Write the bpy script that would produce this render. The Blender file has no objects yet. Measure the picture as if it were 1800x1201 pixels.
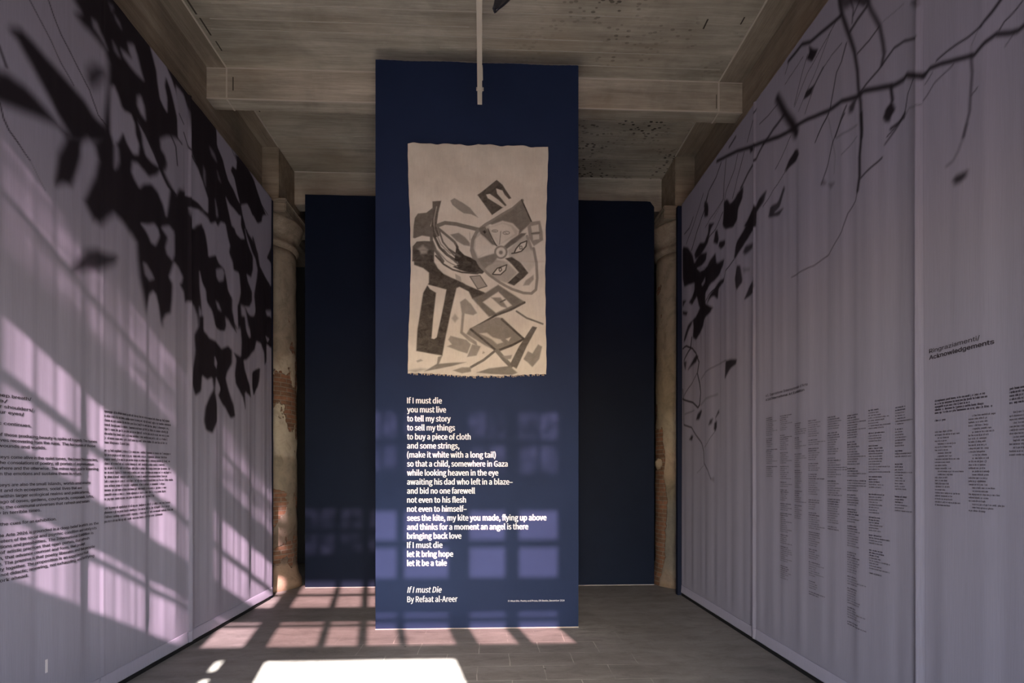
# ============================================================ room, light, camera
import bpy, bmesh, math, random
import numpy as np
from mathutils import Vector, Matrix

scene = bpy.context.scene
C = scene.collection
rng = np.random.default_rng(7)
random.seed(7)

SUN_ENERGY = 68.0
SKY_STRENGTH = 2.1
EXPOSURE = 0.0
GLASS_TINT = (0.47, 0.375, 0.385)

# camera: level, just inside the portal, rising front
F_PX, VP_X, HORIZON, EYE = 950.0, 862.0, 830.0, 1.55
cam_data = bpy.data.cameras.new('camera')
cam_data.sensor_fit = 'HORIZONTAL'
cam_data.sensor_width = 36.0
cam_data.lens = 36.0 * F_PX / 1800.0
cam_data.shift_y = (HORIZON - 600.5) / 1800.0
cam_data.clip_start = 0.05
cam = bpy.data.objects.new('camera', cam_data)
cam.location = (0, 0, EYE)
cam.rotation_euler = (math.radians(90), 0, -math.atan((900 - VP_X) / F_PX))
C.objects.link(cam)
scene.camera = cam

# sky
world = bpy.data.worlds.new('sky')
scene.world = world
world.use_nodes = True
wn = world.node_tree.nodes
bg = wn['Background']
sky = wn.new('ShaderNodeTexSky')
sky.sky_type = 'NISHITA'
sky.sun_disc = False
sky.sun_elevation = math.radians(29)
sky.sun_rotation = math.radians(180)
sky.air_density = 1.0
sky.dust_density = 1.0
bg.inputs['Strength'].default_value = SKY_STRENGTH
world.node_tree.links.new(sky.outputs[0], bg.inputs['Color'])

# the sun, behind the camera to the right
SUN_DIR = Vector((-0.215, 1.0, -0.55)).normalized()
sun_data = bpy.data.lights.new('sun', 'SUN')
sun_data.energy = SUN_ENERGY
sun_data.color = (1.0, 0.97, 0.93)
sun_data.angle = math.radians(0.53)
sun = bpy.data.objects.new('sun', sun_data)
sun.rotation_euler = SUN_DIR.to_track_quat('-Z', 'Y').to_euler()
sun.location = (3, -12, 9)
C.objects.link(sun)

scene.view_settings.view_transform = 'Standard'
scene.view_settings.look = 'None'
scene.view_settings.gamma = 1
scene.view_settings.use_curve_mapping = False
scene.view_settings.exposure = EXPOSURE
scene.cycles.use_denoising = True
scene.cycles.max_bounces = 12
scene.cycles.diffuse_bounces = 8
scene.cycles.transparent_max_bounces = 16
scene.cycles.sample_clamp_indirect = 8

# ============================================================ materials
def mat(name):
    m = bpy.data.materials.new(name)
    m.use_nodes = True
    nt = m.node_tree
    return m, nt.nodes, nt.links, nt.nodes['Principled BSDF']

def flat_mat(name, col, rough=0.7, metal=0.0, spec=0.3):
    m, n, l, b = mat(name)
    b.inputs['Base Color'].default_value = (*col, 1)
    b.inputs['Roughness'].default_value = rough
    b.inputs['Metallic'].default_value = metal
    b.inputs['Specular IOR Level'].default_value = spec
    return m

def noise(n, l, vec, scale, detail=6, rough=0.6, dist=0.0):
    t = n.new('ShaderNodeTexNoise')
    t.inputs['Scale'].default_value = scale
    t.inputs['Detail'].default_value = detail
    t.inputs['Roughness'].default_value = rough
    t.inputs['Distortion'].default_value = dist
    l.new(vec, t.inputs['Vector'])
    return t.outputs['Fac']

def mapped(n, l, vec, scale=(1, 1, 1), loc=(0, 0, 0)):
    mp = n.new('ShaderNodeMapping')
    mp.inputs['Scale'].default_value = scale
    mp.inputs['Location'].default_value = loc
    l.new(vec, mp.inputs['Vector'])
    return mp.outputs[0]

def ramp(n, l, fac, stops):
    r = n.new('ShaderNodeValToRGB')
    e = r.color_ramp.elements
    while len(e) > 1:
        e.remove(e[-1])
    e[0].position = stops[0][0]
    c = stops[0][1]
    e[0].color = (*c, 1) if not isinstance(c, float) else (c, c, c, 1)
    for p, c in stops[1:]:
        k = e.new(p)
        k.color = (*c, 1) if not isinstance(c, float) else (c, c, c, 1)
    l.new(fac, r.inputs['Fac'])
    return r.outputs['Color']

def mix(n, l, fac, a, b, mode='MIX'):
    x = n.new('ShaderNodeMix')
    x.data_type = 'RGBA'
    x.blend_type = mode
    for sock, v in ((x.inputs['Factor'], fac), (x.inputs['A'], a), (x.inputs['B'], b)):
        if isinstance(v, (int, float)):
            sock.default_value = v
        elif isinstance(v, tuple):
            sock.default_value = (*v, 1)
        else:
            l.new(v, sock)
    return x.outputs['Result']

def math_n(n, l, op, a, b=0.0, clamp=False):
    x = n.new('ShaderNodeMath')
    x.operation = op
    x.use_clamp = clamp
    for i, v in enumerate((a, b)):
        if isinstance(v, (int, float)):
            x.inputs[i].default_value = v
        else:
            l.new(v, x.inputs[i])
    return x.outputs[0]

def coords(n, kind='Object'):
    return n.new('ShaderNodeTexCoord').outputs[kind]

def bump(n, l, b, h, strength=0.2, dist=0.01):
    bp = n.new('ShaderNodeBump')
    bp.inputs['Strength'].default_value = strength
    bp.inputs['Distance'].default_value = dist
    l.new(h, bp.inputs['Height'])
    l.new(bp.outputs[0], b.inputs['Normal'])

def concrete(name, tint=(1, 1, 1), board='X', pores=False):
    m, n, l, b = mat(name)
    v = coords(n)
    st = {'X': (0.35, 5, 5), 'Y': (5, 0.35, 5), 'Z': (5, 5, 0.4)}[board]
    a = noise(n, l, mapped(n, l, v, st), 2.0, 8, 0.65)
    st2 = tuple(s * 3 if s > 1 else s * 2 for s in st)
    f = noise(n, l, mapped(n, l, v, st2), 5.0, 8, 0.7)
    cl = noise(n, l, v, 1.3, 6, 0.6, 0.4)
    k = lambda c: tuple(x * y for x, y in zip(c, tint))
    col = ramp(n, l, a, [(0.3, k((0.215, 0.18, 0.142))), (0.52, k((0.30, 0.255, 0.205))), (0.72, k((0.38, 0.33, 0.27)))])
    col = mix(n, l, 0.55, col, ramp(n, l, f, [(0.3, 0.58), (0.62, 1.04)]), 'MULTIPLY')
    col = mix(n, l, 0.9, col, ramp(n, l, cl, [(0.35, 0.68), (0.62, 1.12)]), 'MULTIPLY')
    stain = noise(n, l, mapped(n, l, v, (0.5, 0.9, 1), (3, 1, 0)), 1.1, 5, 0.5)
    col = mix(n, l, ramp(n, l, stain, [(0.5, 0.0), (0.7, 0.5)]), col, k((0.25, 0.185, 0.13)))
    if pores:
        vo = n.new('ShaderNodeTexVoronoi')
        vo.inputs['Scale'].default_value = 17
        vo.inputs['Randomness'].default_value = 1
        l.new(mapped(n, l, v, (0.8, 1.2, 1)), vo.inputs['Vector'])
        hole = ramp(n, l, vo.outputs['Distance'], [(0.0, 1.0), (0.24, 1.0), (0.33, 0.0)])
        zone = ramp(n, l, noise(n, l, mapped(n, l, v, (0.8, 0.8, 1), (0.7, 2.2, 0)), 1.5, 3, 0.5), [(0.42, 0.0), (0.6, 1.0)])
        sx = n.new('ShaderNodeSeparateXYZ')
        l.new(v, sx.inputs[0])
        side = math_n(n, l, 'SUBTRACT', math_n(n, l, 'MULTIPLY', sx.outputs[0], 0.9), 0.1, True)
        hole = math_n(n, l, 'MULTIPLY', math_n(n, l, 'MULTIPLY', hole, zone), side)
        col = mix(n, l, hole, col, (0.05, 0.042, 0.034))
    l.new(col, b.inputs['Base Color'])
    b.inputs['Roughness'].default_value = 0.9
    b.inputs['Specular IOR Level'].default_value = 0.15
    bump(n, l, b, f, 0.25, 0.01)
    return m

M_ceiling = concrete('board_marked_concrete', (1.62, 1.72, 1.78), pores=True)
M_beam = concrete('beam_concrete', (1.66, 1.72, 1.76))
M_side_beam = concrete('side_beam_concrete', (1.12, 1.1, 1.08), 'Y')
M_pier = concrete('pier_concrete', (1.1, 1.06, 1.0), 'X')
M_line = flat_mat('pale_formwork_line', (0.56, 0.50, 0.43), 0.9)
M_fin = flat_mat('faint_formwork_fin', (0.46, 0.415, 0.35), 0.9)
M_crack = flat_mat('dark_crack', (0.06, 0.05, 0.04), 0.95)
M_dark_wall = flat_mat('dark_wall', (0.03, 0.03, 0.033), 0.95)
M_facade = flat_mat('facade_plaster', (0.28, 0.26, 0.24), 0.9)
M_frame = flat_mat('window_frame_paint', (0.07, 0.06, 0.06), 0.6)
M_stone = flat_mat('courtyard_paving', (0.27, 0.265, 0.26), 0.95)

def floor_mat():
    m, n, l, b = mat('worn_concrete_floor')
    v = coords(n)
    big = noise(n, l, v, 0.9, 7, 0.62, 0.5)
    mid = noise(n, l, mapped(n, l, v, (1, 2.2, 1)), 4.0, 9, 0.7, 0.8)
    fine = noise(n, l, v, 60, 4, 0.7)
    col = ramp(n, l, big, [(0.3, (0.20, 0.182, 0.168)), (0.5, (0.268, 0.248, 0.23)), (0.72, (0.33, 0.308, 0.288))])
    col = mix(n, l, 0.7, col, ramp(n, l, mid, [(0.3, 0.58), (0.5, 0.93), (0.75, 1.18)]), 'MULTIPLY')
    col = mix(n, l, 0.35, col, ramp(n, l, fine, [(0.3, 0.75), (0.7, 1.1)]), 'MULTIPLY')
    br = n.new('ShaderNodeTexBrick')
    br.inputs['Scale'].default_value = 1.0
    br.inputs['Brick Width'].default_value = 0.52
    br.inputs['Row Height'].default_value = 0.30
    br.inputs['Mortar Size'].default_value = 0.0045
    br.inputs['Mortar Smooth'].default_value = 0.3
    wob = noise(n, l, v, 3.0, 3, 0.5)
    wv = n.new('ShaderNodeVectorMath'); wv.operation = 'ADD'
    cmb = n.new('ShaderNodeCombineXYZ')
    l.new(math_n(n, l, 'MULTIPLY', math_n(n, l, 'SUBTRACT', wob, 0.5), 0.03), cmb.inputs[0])
    l.new(math_n(n, l, 'MULTIPLY', math_n(n, l, 'SUBTRACT', wob, 0.5), 0.03), cmb.inputs[1])
    l.new(v, wv.inputs[0]); l.new(cmb.outputs[0], wv.inputs[1])
    l.new(mapped(n, l, wv.outputs[0], (1, 1, 1), (0.1, -0.115, 0)), br.inputs['Vector'])
    wear = ramp(n, l, noise(n, l, v, 2.3, 5, 0.6), [(0.38, 0.0), (0.56, 0.95)])
    sep = n.new('ShaderNodeSeparateXYZ'); l.new(v, sep.inputs[0])
    near = math_n(n, l, 'MULTIPLY', math_n(n, l, 'SUBTRACT', 5.35, sep.outputs[1]), 3.0, True)
    rt = math_n(n, l, 'MULTIPLY', math_n(n, l, 'SUBTRACT', 1.5, sep.outputs[0]), 1.5, True)
    lf = math_n(n, l, 'MULTIPLY', math_n(n, l, 'ADD', 1.5, sep.outputs[0]), 1.5, True)
    jf = math_n(n, l, 'MULTIPLY', math_n(n, l, 'MULTIPLY', math_n(n, l, 'MULTIPLY', br.outputs['Fac'], wear), near), math_n(n, l, 'MULTIPLY', rt, lf))
    col = mix(n, l, jf, col, (0.50, 0.46, 0.41))
    # trowel arcs
    arc = n.new('ShaderNodeTexWave')
    arc.wave_type = 'RINGS'
    arc.inputs['Scale'].default_value = 1.1
    arc.inputs['Distortion'].default_value = 5.0
    arc.inputs['Detail'].default_value = 5.0
    l.new(mapped(n, l, v, (0.6, 1.0, 1), (0.4, -3.0, 0)), arc.inputs['Vector'])
    col = mix(n, l, 0.28, col, ramp(n, l, arc.outputs['Fac'], [(0.0, 0.72), (1.0, 1.08)]), 'MULTIPLY')
    spots = n.new('ShaderNodeTexVoronoi')
    spots.inputs['Scale'].default_value = 2.6
    l.new(v, spots.inputs['Vector'])
    col = mix(n, l, ramp(n, l, spots.outputs['Distance'], [(0.0, 0.85), (0.022, 0.85), (0.04, 0.0)]), col, (0.06, 0.05, 0.045))
    # sandy dusting beside the panel
    dv = n.new('ShaderNodeVectorMath'); dv.operation = 'DISTANCE'
    dv.inputs[1].default_value = (0.95, 5.25, 0)
    l.new(v, dv.inputs[0])
    dust = math_n(n, l, 'MULTIPLY', math_n(n, l, 'SUBTRACT', 1.0, math_n(n, l, 'MULTIPLY', dv.outputs['Value'], 2.3), True), ramp(n, l, mid, [(0.35, 0.1), (0.7, 1.0)]))
    col = mix(n, l, math_n(n, l, 'MULTIPLY', dust, 0.8), col, (0.46, 0.43, 0.39))
    l.new(col, b.inputs['Base Color'])
    b.inputs['Roughness'].default_value = 0.62
    b.inputs['Specular IOR Level'].default_value = 0.3
    bump(n, l, b, mid, 0.12, 0.01)
    return m
M_floor = floor_mat()

def paint_mat(name, col, rough=0.55):
    m, n, l, b = mat(name)
    v = coords(n)
    s = noise(n, l, v, 1.2, 5, 0.6)
    c = mix(n, l, 1.0, col, ramp(n, l, s, [(0.35, 0.9), (0.65, 1.06)]), 'MULTIPLY')
    l.new(c, b.inputs['Base Color'])
    b.inputs['Roughness'].default_value = rough
    b.inputs['Specular IOR Level'].default_value = 0.06
    bump(n, l, b, noise(n, l, v, 220, 3, 0.6), 0.05, 0.002)
    return m
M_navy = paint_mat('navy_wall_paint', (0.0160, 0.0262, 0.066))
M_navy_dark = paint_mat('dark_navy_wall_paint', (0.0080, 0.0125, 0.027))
M_navy_frame = paint_mat('partition_navy', (0.012, 0.016, 0.034))
M_white = flat_mat('white_lettering', (0.76, 0.77, 0.80), 0.8, spec=0.05)
M_strip = flat_mat('white_base_strip', (0.40, 0.38, 0.36), 0.8)
M_black = flat_mat('black_base', (0.008, 0.008, 0.01), 0.9)

def fabric_mat(name, light, dark, attr=True):
    m, n, l, b = mat(name)
    v = coords(n)
    weave = noise(n, l, mapped(n, l, v, (1, 30, 0.6)), 8.0, 4, 0.6)
    col = mix(n, l, 1.0, light, ramp(n, l, weave, [(0.3, 0.93), (0.7, 1.04)]), 'MULTIPLY')
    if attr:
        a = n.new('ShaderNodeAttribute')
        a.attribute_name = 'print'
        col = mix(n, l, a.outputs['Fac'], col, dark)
    l.new(col, b.inputs['Base Color'])
    b.inputs['Roughness'].default_value = 0.85
    b.inputs['Specular IOR Level'].default_value = 0.12
    b.inputs['Sheen Weight'].default_value = 0.0
    b.inputs['Sheen Roughness'].default_value = 0.6
    b.inputs['Sheen Tint'].default_value = (0.85, 0.75, 0.9, 1)
    if 'Diffuse Roughness' in b.inputs:
        b.inputs['Diffuse Roughness'].default_value = 0.4
    thread = noise(n, l, mapped(n, l, v, (1, 900, 900)), 1.0, 2, 0.5)
    bump(n, l, b, thread, 0.05, 0.001)
    return m
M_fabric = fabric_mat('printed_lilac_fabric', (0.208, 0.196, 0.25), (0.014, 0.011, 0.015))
M_hem = fabric_mat('lilac_hem', (0.265, 0.248, 0.315), (0, 0, 0), False)
M_ink = flat_mat('dark_fabric_ink', (0.035, 0.028, 0.036), 0.9, spec=0.1)
M_ink_soft = flat_mat('soft_fabric_ink', (0.085, 0.074, 0.09), 0.9, spec=0.1)

def column_mat(name, stops, brick_bias, right=False):
    """old column: plaster in bands over brick; UV is arc length and height in metres"""
    m, n, l, b = mat(name)
    uv = n.new('ShaderNodeUVMap').outputs[0]
    sep = n.new('ShaderNodeSeparateXYZ'); l.new(uv, sep.inputs[0])
    z = sep.outputs[1]
    wob = math_n(n, l, 'MULTIPLY', math_n(n, l, 'SUBTRACT', noise(n, l, uv, 2.2, 5, 0.6), 0.5), 0.7)
    zz = math_n(n, l, 'MULTIPLY', math_n(n, l, 'ADD', z, wob), 0.2)
    plaster = ramp(n, l, zz, stops)
    mott = noise(n, l, uv, 5, 9, 0.72, 0.6)
    plaster = mix(n, l, 0.85, plaster, ramp(n, l, mott, [(0.28, 0.5), (0.5, 0.95), (0.72, 1.2)]), 'MULTIPLY')
    br = n.new('ShaderNodeTexBrick')
    br.inputs['Scale'].default_value = 1.0
    br.inputs['Brick Width'].default_value = 0.21
    br.inputs['Row Height'].default_value = 0.058
    br.inputs['Mortar Size'].default_value = 0.006
    br.inputs['Color1'].default_value = (0.25, 0.125, 0.078, 1)
    br.inputs['Color2'].default_value = (0.16, 0.092, 0.060, 1)
    br.inputs['Mortar'].default_value = (0.22, 0.18, 0.145, 1)
    l.new(uv, br.inputs['Vector'])
    brick = mix(n, l, 0.7, br.outputs['Color'], ramp(n, l, noise(n, l, uv, 14, 6, 0.7), [(0.3, 0.55), (0.7, 1.25)]), 'MULTIPLY')
    patch = noise(n, l, mapped(n, l, uv, (1.5, 1.1, 1), (1.3, 0.4, 0)), 1.7, 5, 0.55)
    bias = ramp(n, l, math_n(n, l, 'MULTIPLY', z, 0.2), brick_bias)
    patch = math_n(n, l, 'ADD', patch, bias)
    if right:   # bare brick runs up the side facing the room, plaster behind
        u = sep.outputs[0]
        edge = math_n(n, l, 'MULTIPLY', math_n(n, l, 'SUBTRACT', RIGHT_BRICK_EDGE, u), 3.0)
        edge = math_n(n, l, 'MAXIMUM', math_n(n, l, 'MINIMUM', edge, 0.2), -0.3)
        patch = math_n(n, l, 'ADD', patch, edge)
    mask = ramp(n, l, patch, [(0.985, 0.0), (1.0, 1.0)])
    col = mix(n, l, mask, plaster, brick)
    l.new(col, b.inputs['Base Color'])
    b.inputs['Roughness'].default_value = 0.92
    b.inputs['Specular IOR Level'].default_value = 0.12
    h = math_n(n, l, 'ADD', math_n(n, l, 'MULTIPLY', mask, -1.0), math_n(n, l, 'MULTIPLY', mott, 0.35))
    h = math_n(n, l, 'SUBTRACT', h, math_n(n, l, 'MULTIPLY', math_n(n, l, 'MULTIPLY', br.outputs['Fac'], mask), 0.35))
    bump(n, l, b, h, 0.8, 0.02)
    return m
# heights below are metres / 5
PL = (0.40, 0.35, 0.28); GR = (0.24, 0.20, 0.155); DK = (0.13, 0.10, 0.078)
M_col_left = column_mat('left_column_plaster',
    [(0.0, (0.36, 0.25, 0.17)), (0.055, (0.30, 0.21, 0.15)), (0.08, DK), (0.15, (0.17, 0.13, 0.10)), (0.2, (0.22, 0.18, 0.14)), (0.27, GR), (0.33, GR), (0.35, PL), (0.60, PL), (0.63, GR), (0.80, (0.26, 0.22, 0.17)), (1.0, (0.28, 0.235, 0.18))],
    [(0.0, 0.30), (0.06, 0.38), (0.10, 0.42), (0.17, 0.46), (0.215, 0.58), (0.255, 0.56), (0.27, 0.22), (0.36, 0.36), (0.42, 0.48), (0.56, 0.50), (0.64, 0.45), (0.67, 0.28), (1.0, 0.2)])
RIGHT_BRICK_EDGE = 1.70
M_col_right = column_mat('right_column_plaster',
    [(0.0, (0.30, 0.22, 0.16)), (0.06, (0.16, 0.14, 0.12)), (0.2, (0.17, 0.155, 0.135)), (0.265, (0.22, 0.18, 0.13)), (0.34, (0.36, 0.27, 0.20)), (0.42, (0.33, 0.28, 0.22)), (0.50, (0.24, 0.20, 0.145)), (0.8, (0.27, 0.225, 0.17)), (1.0, (0.28, 0.235, 0.18))],
    [(0.0, 0.30), (0.05, 0.42), (0.08, 0.58), (0.37, 0.58), (0.40, 0.40), (0.44, 0.25), (1.0, 0.2)], True)
M_capital = concrete('worn_stone_capital', (1.0, 0.98, 0.94), 'X')

def glass_mat(tint=GLASS_TINT, name='pink_tinted_glass'):
    m = bpy.data.materials.new(name)
    m.use_nodes = True
    n, l = m.node_tree.nodes, m.node_tree.links
    n.remove(n['Principled BSDF'])
    t = n.new('ShaderNodeBsdfTransparent'); t.inputs['Color'].default_value = (*tint, 1)
    g = n.new('ShaderNodeBsdfGlossy'); g.inputs['Roughness'].default_value = 0.05
    x = n.new('ShaderNodeMixShader'); x.inputs[0].default_value = 0.05
    l.new(t.outputs[0], x.inputs[1]); l.new(g.outputs[0], x.inputs[2])
    l.new(x.outputs[0], n['Material Output'].inputs['Surface'])
    return m
M_glass = glass_mat()
M_glass_clear = glass_mat((0.56, 0.475, 0.505), 'clear_pink_glass')  # left bay: tint made paler to strengthen the sun patches on the left banners

def branch_shade_glass_mat(tint=GLASS_TINT, name='branch_shade_pink_glass'):  # dappled shade of outside branches, put into the top panes' tint as noise
    m = bpy.data.materials.new(name)
    m.use_nodes = True
    n, l = m.node_tree.nodes, m.node_tree.links
    n.remove(n['Principled BSDF'])
    v = coords(n)
    d = noise(n, l, mapped(n, l, v, (1, 1, 1.4)), 5.0, 4, 0.6, 0.8)
    t = n.new('ShaderNodeBsdfTransparent')
    l.new(mix(n, l, 1.0, tint, ramp(n, l, d, [(0.35, 0.16), (0.65, 0.80)]), 'MULTIPLY'), t.inputs['Color'])
    g = n.new('ShaderNodeBsdfDiffuse'); g.inputs['Color'].default_value = (0.3, 0.28, 0.26, 1)
    x = n.new('ShaderNodeMixShader'); x.inputs[0].default_value = 0.05
    l.new(t.outputs[0], x.inputs[1]); l.new(g.outputs[0], x.inputs[2])
    l.new(x.outputs[0], n['Material Output'].inputs['Surface'])
    return m
M_glass_shade = branch_shade_glass_mat()
M_glass_shade_clear = branch_shade_glass_mat((0.56, 0.475, 0.505), 'branch_shade_clear_pink_glass')

def canvas_mat():
    m, n, l, b = mat('painted_canvas')
    v = coords(n)
    a = n.new('ShaderNodeAttribute'); a.attribute_name = 'paint'
    brush = noise(n, l, mapped(n, l, v, (1.0, 1, 1.4)), 14, 7, 0.7, 0.8)
    blot = noise(n, l, v, 3.2, 6, 0.65)
    base = ramp(n, l, blot, [(0.3, (0.49, 0.445, 0.385)), (0.55, (0.57, 0.525, 0.455)), (0.75, (0.63, 0.585, 0.515))])
    base = mix(n, l, 0.35, base, ramp(n, l, noise(n, l, mapped(n, l, v, (7, 1, 1.2)), 6, 6, 0.7), [(0.3, 0.8), (0.65, 1.05)]), 'MULTIPLY')
    k = math_n(n, l, 'MULTIPLY', a.outputs['Fac'], math_n(n, l, 'ADD', 0.86, math_n(n, l, 'MULTIPLY', brush, 0.40)), True)
    col = mix(n, l, k, base, mix(n, l, blot, (0.030, 0.024, 0.018), (0.048, 0.040, 0.034)))
    sm = ramp(n, l, noise(n, l, v, 30, 6, 0.75), [(0.60, 0.0), (0.75, 0.22)])
    col = mix(n, l, sm, col, (0.15, 0.12, 0.09))
    l.new(col, b.inputs['Base Color'])
    b.inputs['Roughness'].default_value = 0.9
    b.inputs['Specular IOR Level'].default_value = 0.1
    bump(n, l, b, noise(n, l, mapped(n, l, v, (1, 1, 1)), 160, 3, 0.6), 0.25, 0.002)
    return m
M_canvas = canvas_mat()
M_thread = flat_mat('frayed_thread', (0.38, 0.31, 0.24), 0.95)
M_rod = flat_mat('off_white_enamel', (0.50, 0.45, 0.38), 0.5)
M_cable = flat_mat('steel_wire', (0.35, 0.34, 0.33), 0.4, 0.8)
M_leaf = flat_mat('blue_black_leather', (0.010, 0.013, 0.022), 0.35, spec=0.4)
M_tag = flat_mat('white_tag', (0.5, 0.46, 0.5), 0.8)

# ============================================================ helpers
def link(name, mesh, m=None, parent=None):
    o = bpy.data.objects.new(name, mesh)
    C.objects.link(o)
    if m is not None:
        mesh.materials.append(m)
    if parent is not None:
        o.parent = parent
    return o

def from_bm(name, bm, m=None, parent=None, smooth=False):
    me = bpy.data.meshes.new(name)
    bmesh.ops.recalc_face_normals(bm, faces=bm.faces[:])
    bm.to_mesh(me)
    bm.free()
    if smooth:
        me.polygons.foreach_set('use_smooth', [True] * len(me.polygons))
    return link(name, me, m, parent)

def box(bm, x0, x1, y0, y1, z0, z1, bevel=0.0):
    r = bmesh.ops.create_cube(bm, size=1)
    vs = r['verts']
    for v in vs:
        v.co = Vector(((x0 + x1) / 2 + v.co.x * (x1 - x0), (y0 + y1) / 2 + v.co.y * (y1 - y0), (z0 + z1) / 2 + v.co.z * (z1 - z0)))
    if bevel:
        es = list({e for v in vs for e in v.link_edges})
        bmesh.ops.bevel(bm, geom=es, offset=bevel, segments=2, affect='EDGES')

def boxes(name, lst, m=None, parent=None, bevel=0.0):
    bm = bmesh.new()
    for b in lst:
        box(bm, *b, bevel=bevel)
    return from_bm(name, bm, m, parent)

def struct(o):
    o['kind'] = 'structure'
    return o

def tag(o, label, cat, group=None):
    o['label'] = label
    o['category'] = cat
    if group:
        o['group'] = group
    return o

def thing(name, label, cat, loc, group=None):
    o = bpy.data.objects.new(name, None)
    o.location = loc
    o.empty_display_size = 0.1
    C.objects.link(o)
    return tag(o, label, cat, group)

def put(o, root):
    """parent o to root, keeping world coordinates used while modelling"""
    o.parent = root
    o.matrix_parent_inverse = Matrix.Translation(-Vector(root.location))
    return o

def lathe(name, profile, cx, cy, m, seg=72, rough=0.0, square_top=None):
    bm = bmesh.new()
    uvl = bm.loops.layers.uv.new('UVMap')
    rings = []
    for r, z in profile:
        ring = []
        for k in range(seg):
            a = 2 * math.pi * k / seg
            rr = r + (rough * (math.sin(5 * a + z * 9) * 0.4 + math.sin(11 * a - z * 17) * 0.35 + math.sin(23 * z + 3 * a) * 0.4) if rough else 0)
            ring.append(bm.verts.new((cx + rr * math.cos(a), cy + rr * math.sin(a), z)))
        rings.append(ring)
    R0 = max(r for r, z in profile)
    for i in range(len(rings) - 1):
        for k in range(seg):
            k2 = (k + 1) % seg
            f = bm.faces.new((rings[i][k], rings[i][k2], rings[i + 1][k2], rings[i + 1][k]))
            f.smooth = True
            us = [k, k + 1, k + 1, k]
            zs = [profile[i][1], profile[i][1], profile[i + 1][1], profile[i + 1][1]]
            for lp, uu, z in zip(f.loops, us, zs):
                lp[uvl].uv = (2 * math.pi * R0 * uu / seg, z)
    bm.faces.new(rings[-1])
    bm.faces.new(list(reversed(rings[0])))
    me = bpy.data.meshes.new(name)
    bm.to_mesh(me)
    bm.free()
    return link(name, me, m)

def tube(name, pts, r, m, parent=None, seg=10, square=False):
    bm = bmesh.new()
    n = 4 if square else seg
    prev = None
    for i, p in enumerate(pts):
        p = Vector(p)
        d = (Vector(pts[min(i + 1, len(pts) - 1)]) - Vector(pts[max(i - 1, 0)])).normalized()
        up = Vector((0, 0, 1)) if abs(d.z) < 0.9 else Vector((1, 0, 0))
        s = d.cross(up).normalized(); t = s.cross(d).normalized()
        off = math.pi / 4 if square else 0
        rr = r[i] if isinstance(r, (list, tuple)) else r
        ring = [bm.verts.new(p + s * rr * math.cos(off + 2 * math.pi * k / n) + t * rr * math.sin(off + 2 * math.pi * k / n)) for k in range(n)]
        if prev:
            for k in range(n):
                bm.faces.new((prev[k], prev[(k + 1) % n], ring[(k + 1) % n], ring[k]))
        else:
            bm.faces.new(list(reversed(ring)))
        prev = ring
    bm.faces.new(prev)
    return from_bm(name, bm, m, parent, smooth=not square)

# ============================================================ setting
ZC = 5.76                                   # underside of the slab
struct(boxes('floor', [(-5, 5, -1.12, 9.3, -0.2, 0)], M_floor))
struct(boxes('ground', [(-14, 14, -30, -1.12, -0.24, -0.02)], M_stone))
struct(boxes('ceiling', [(-5, 5, -1.12, 9.3, ZC, ZC + 0.3)], M_ceiling))
struct(boxes('wall_left', [(-5.2, -5, -1.12, 9.3, 0, ZC + 0.3)], M_dark_wall))
struct(boxes('wall_right', [(5, 5.2, -1.12, 9.3, 0, ZC + 0.3)], M_dark_wall))
struct(boxes('wall_back', [(-5.2, 5.2, 9.3, 9.5, 0, ZC + 0.3)], M_dark_wall))

# concrete beams
XB0, XB1 = -2.945, 2.72                     # inner faces of the long beams
XS0, XS1 = -2.74, 2.46                      # seam lines of the strips along them
def beam(name, b, m, extra=()):
    o = struct(boxes(name, [b], m, bevel=0.008))
    for e in extra:
        p = boxes('seam', [e], M_line)
        put(p, o)
    return o
beam('trim_1', (-3.35, XB0, -1.0, 9.3, 5.02, ZC + 0.02), M_side_beam)
beam('trim_2', (XB1, 3.15, -1.0, 9.3, 5.02, ZC + 0.02), M_side_beam)
beam('trim_3', (XB0 - 0.02, XB1 + 0.02, 5.735, 5.915, 5.43, ZC + 0.02), M_beam,
     [(XB0, XB1, 5.731, 5.74, ZC - 0.012, ZC), (XB0, XB1, 5.731, 5.742, 5.428, 5.44),
      (XS0 - 0.008, XS0 + 0.008, 5.731, 5.74, 5.43, ZC - 0.012), (XS1 - 0.008, XS1 + 0.008, 5.731, 5.74, 5.43, ZC - 0.012),
      (XS0 - 0.008, XS0 + 0.008, 5.735, 5.915, 5.426, 5.434), (XS1 - 0.008, XS1 + 0.008, 5.735, 5.915, 5.426, 5.434)])
beam('trim_4', (-2.80, 2.52, 7.68, 7.9, 5.30, ZC + 0.02), M_beam, [(XS0, XS1, 7.676, 7.685, ZC - 0.013, ZC)])
strip = struct(boxes('trim_5', [(XB0, XS0, -1.0, 5.735, ZC - 0.008, ZC + 0.01), (XB0, XS0, 5.915, 7.1, ZC - 0.008, ZC + 0.01)], M_side_beam, bevel=0.003))
strip2 = struct(boxes('trim_6', [(XS1, XB1, -1.0, 5.735, ZC - 0.008, ZC + 0.01), (XS1, XB1, 5.915, 7.1, ZC - 0.008, ZC + 0.01)], M_side_beam, bevel=0.003))
for s, xs in ((strip, XS0), (strip2, XS1)):
    put(boxes('seam', [(xs - 0.007, xs + 0.007, -1.0, 5.735, ZC - 0.011, ZC), (xs - 0.007, xs + 0.007, 5.915, 7.1, ZC - 0.011, ZC)], M_line), s)
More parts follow.
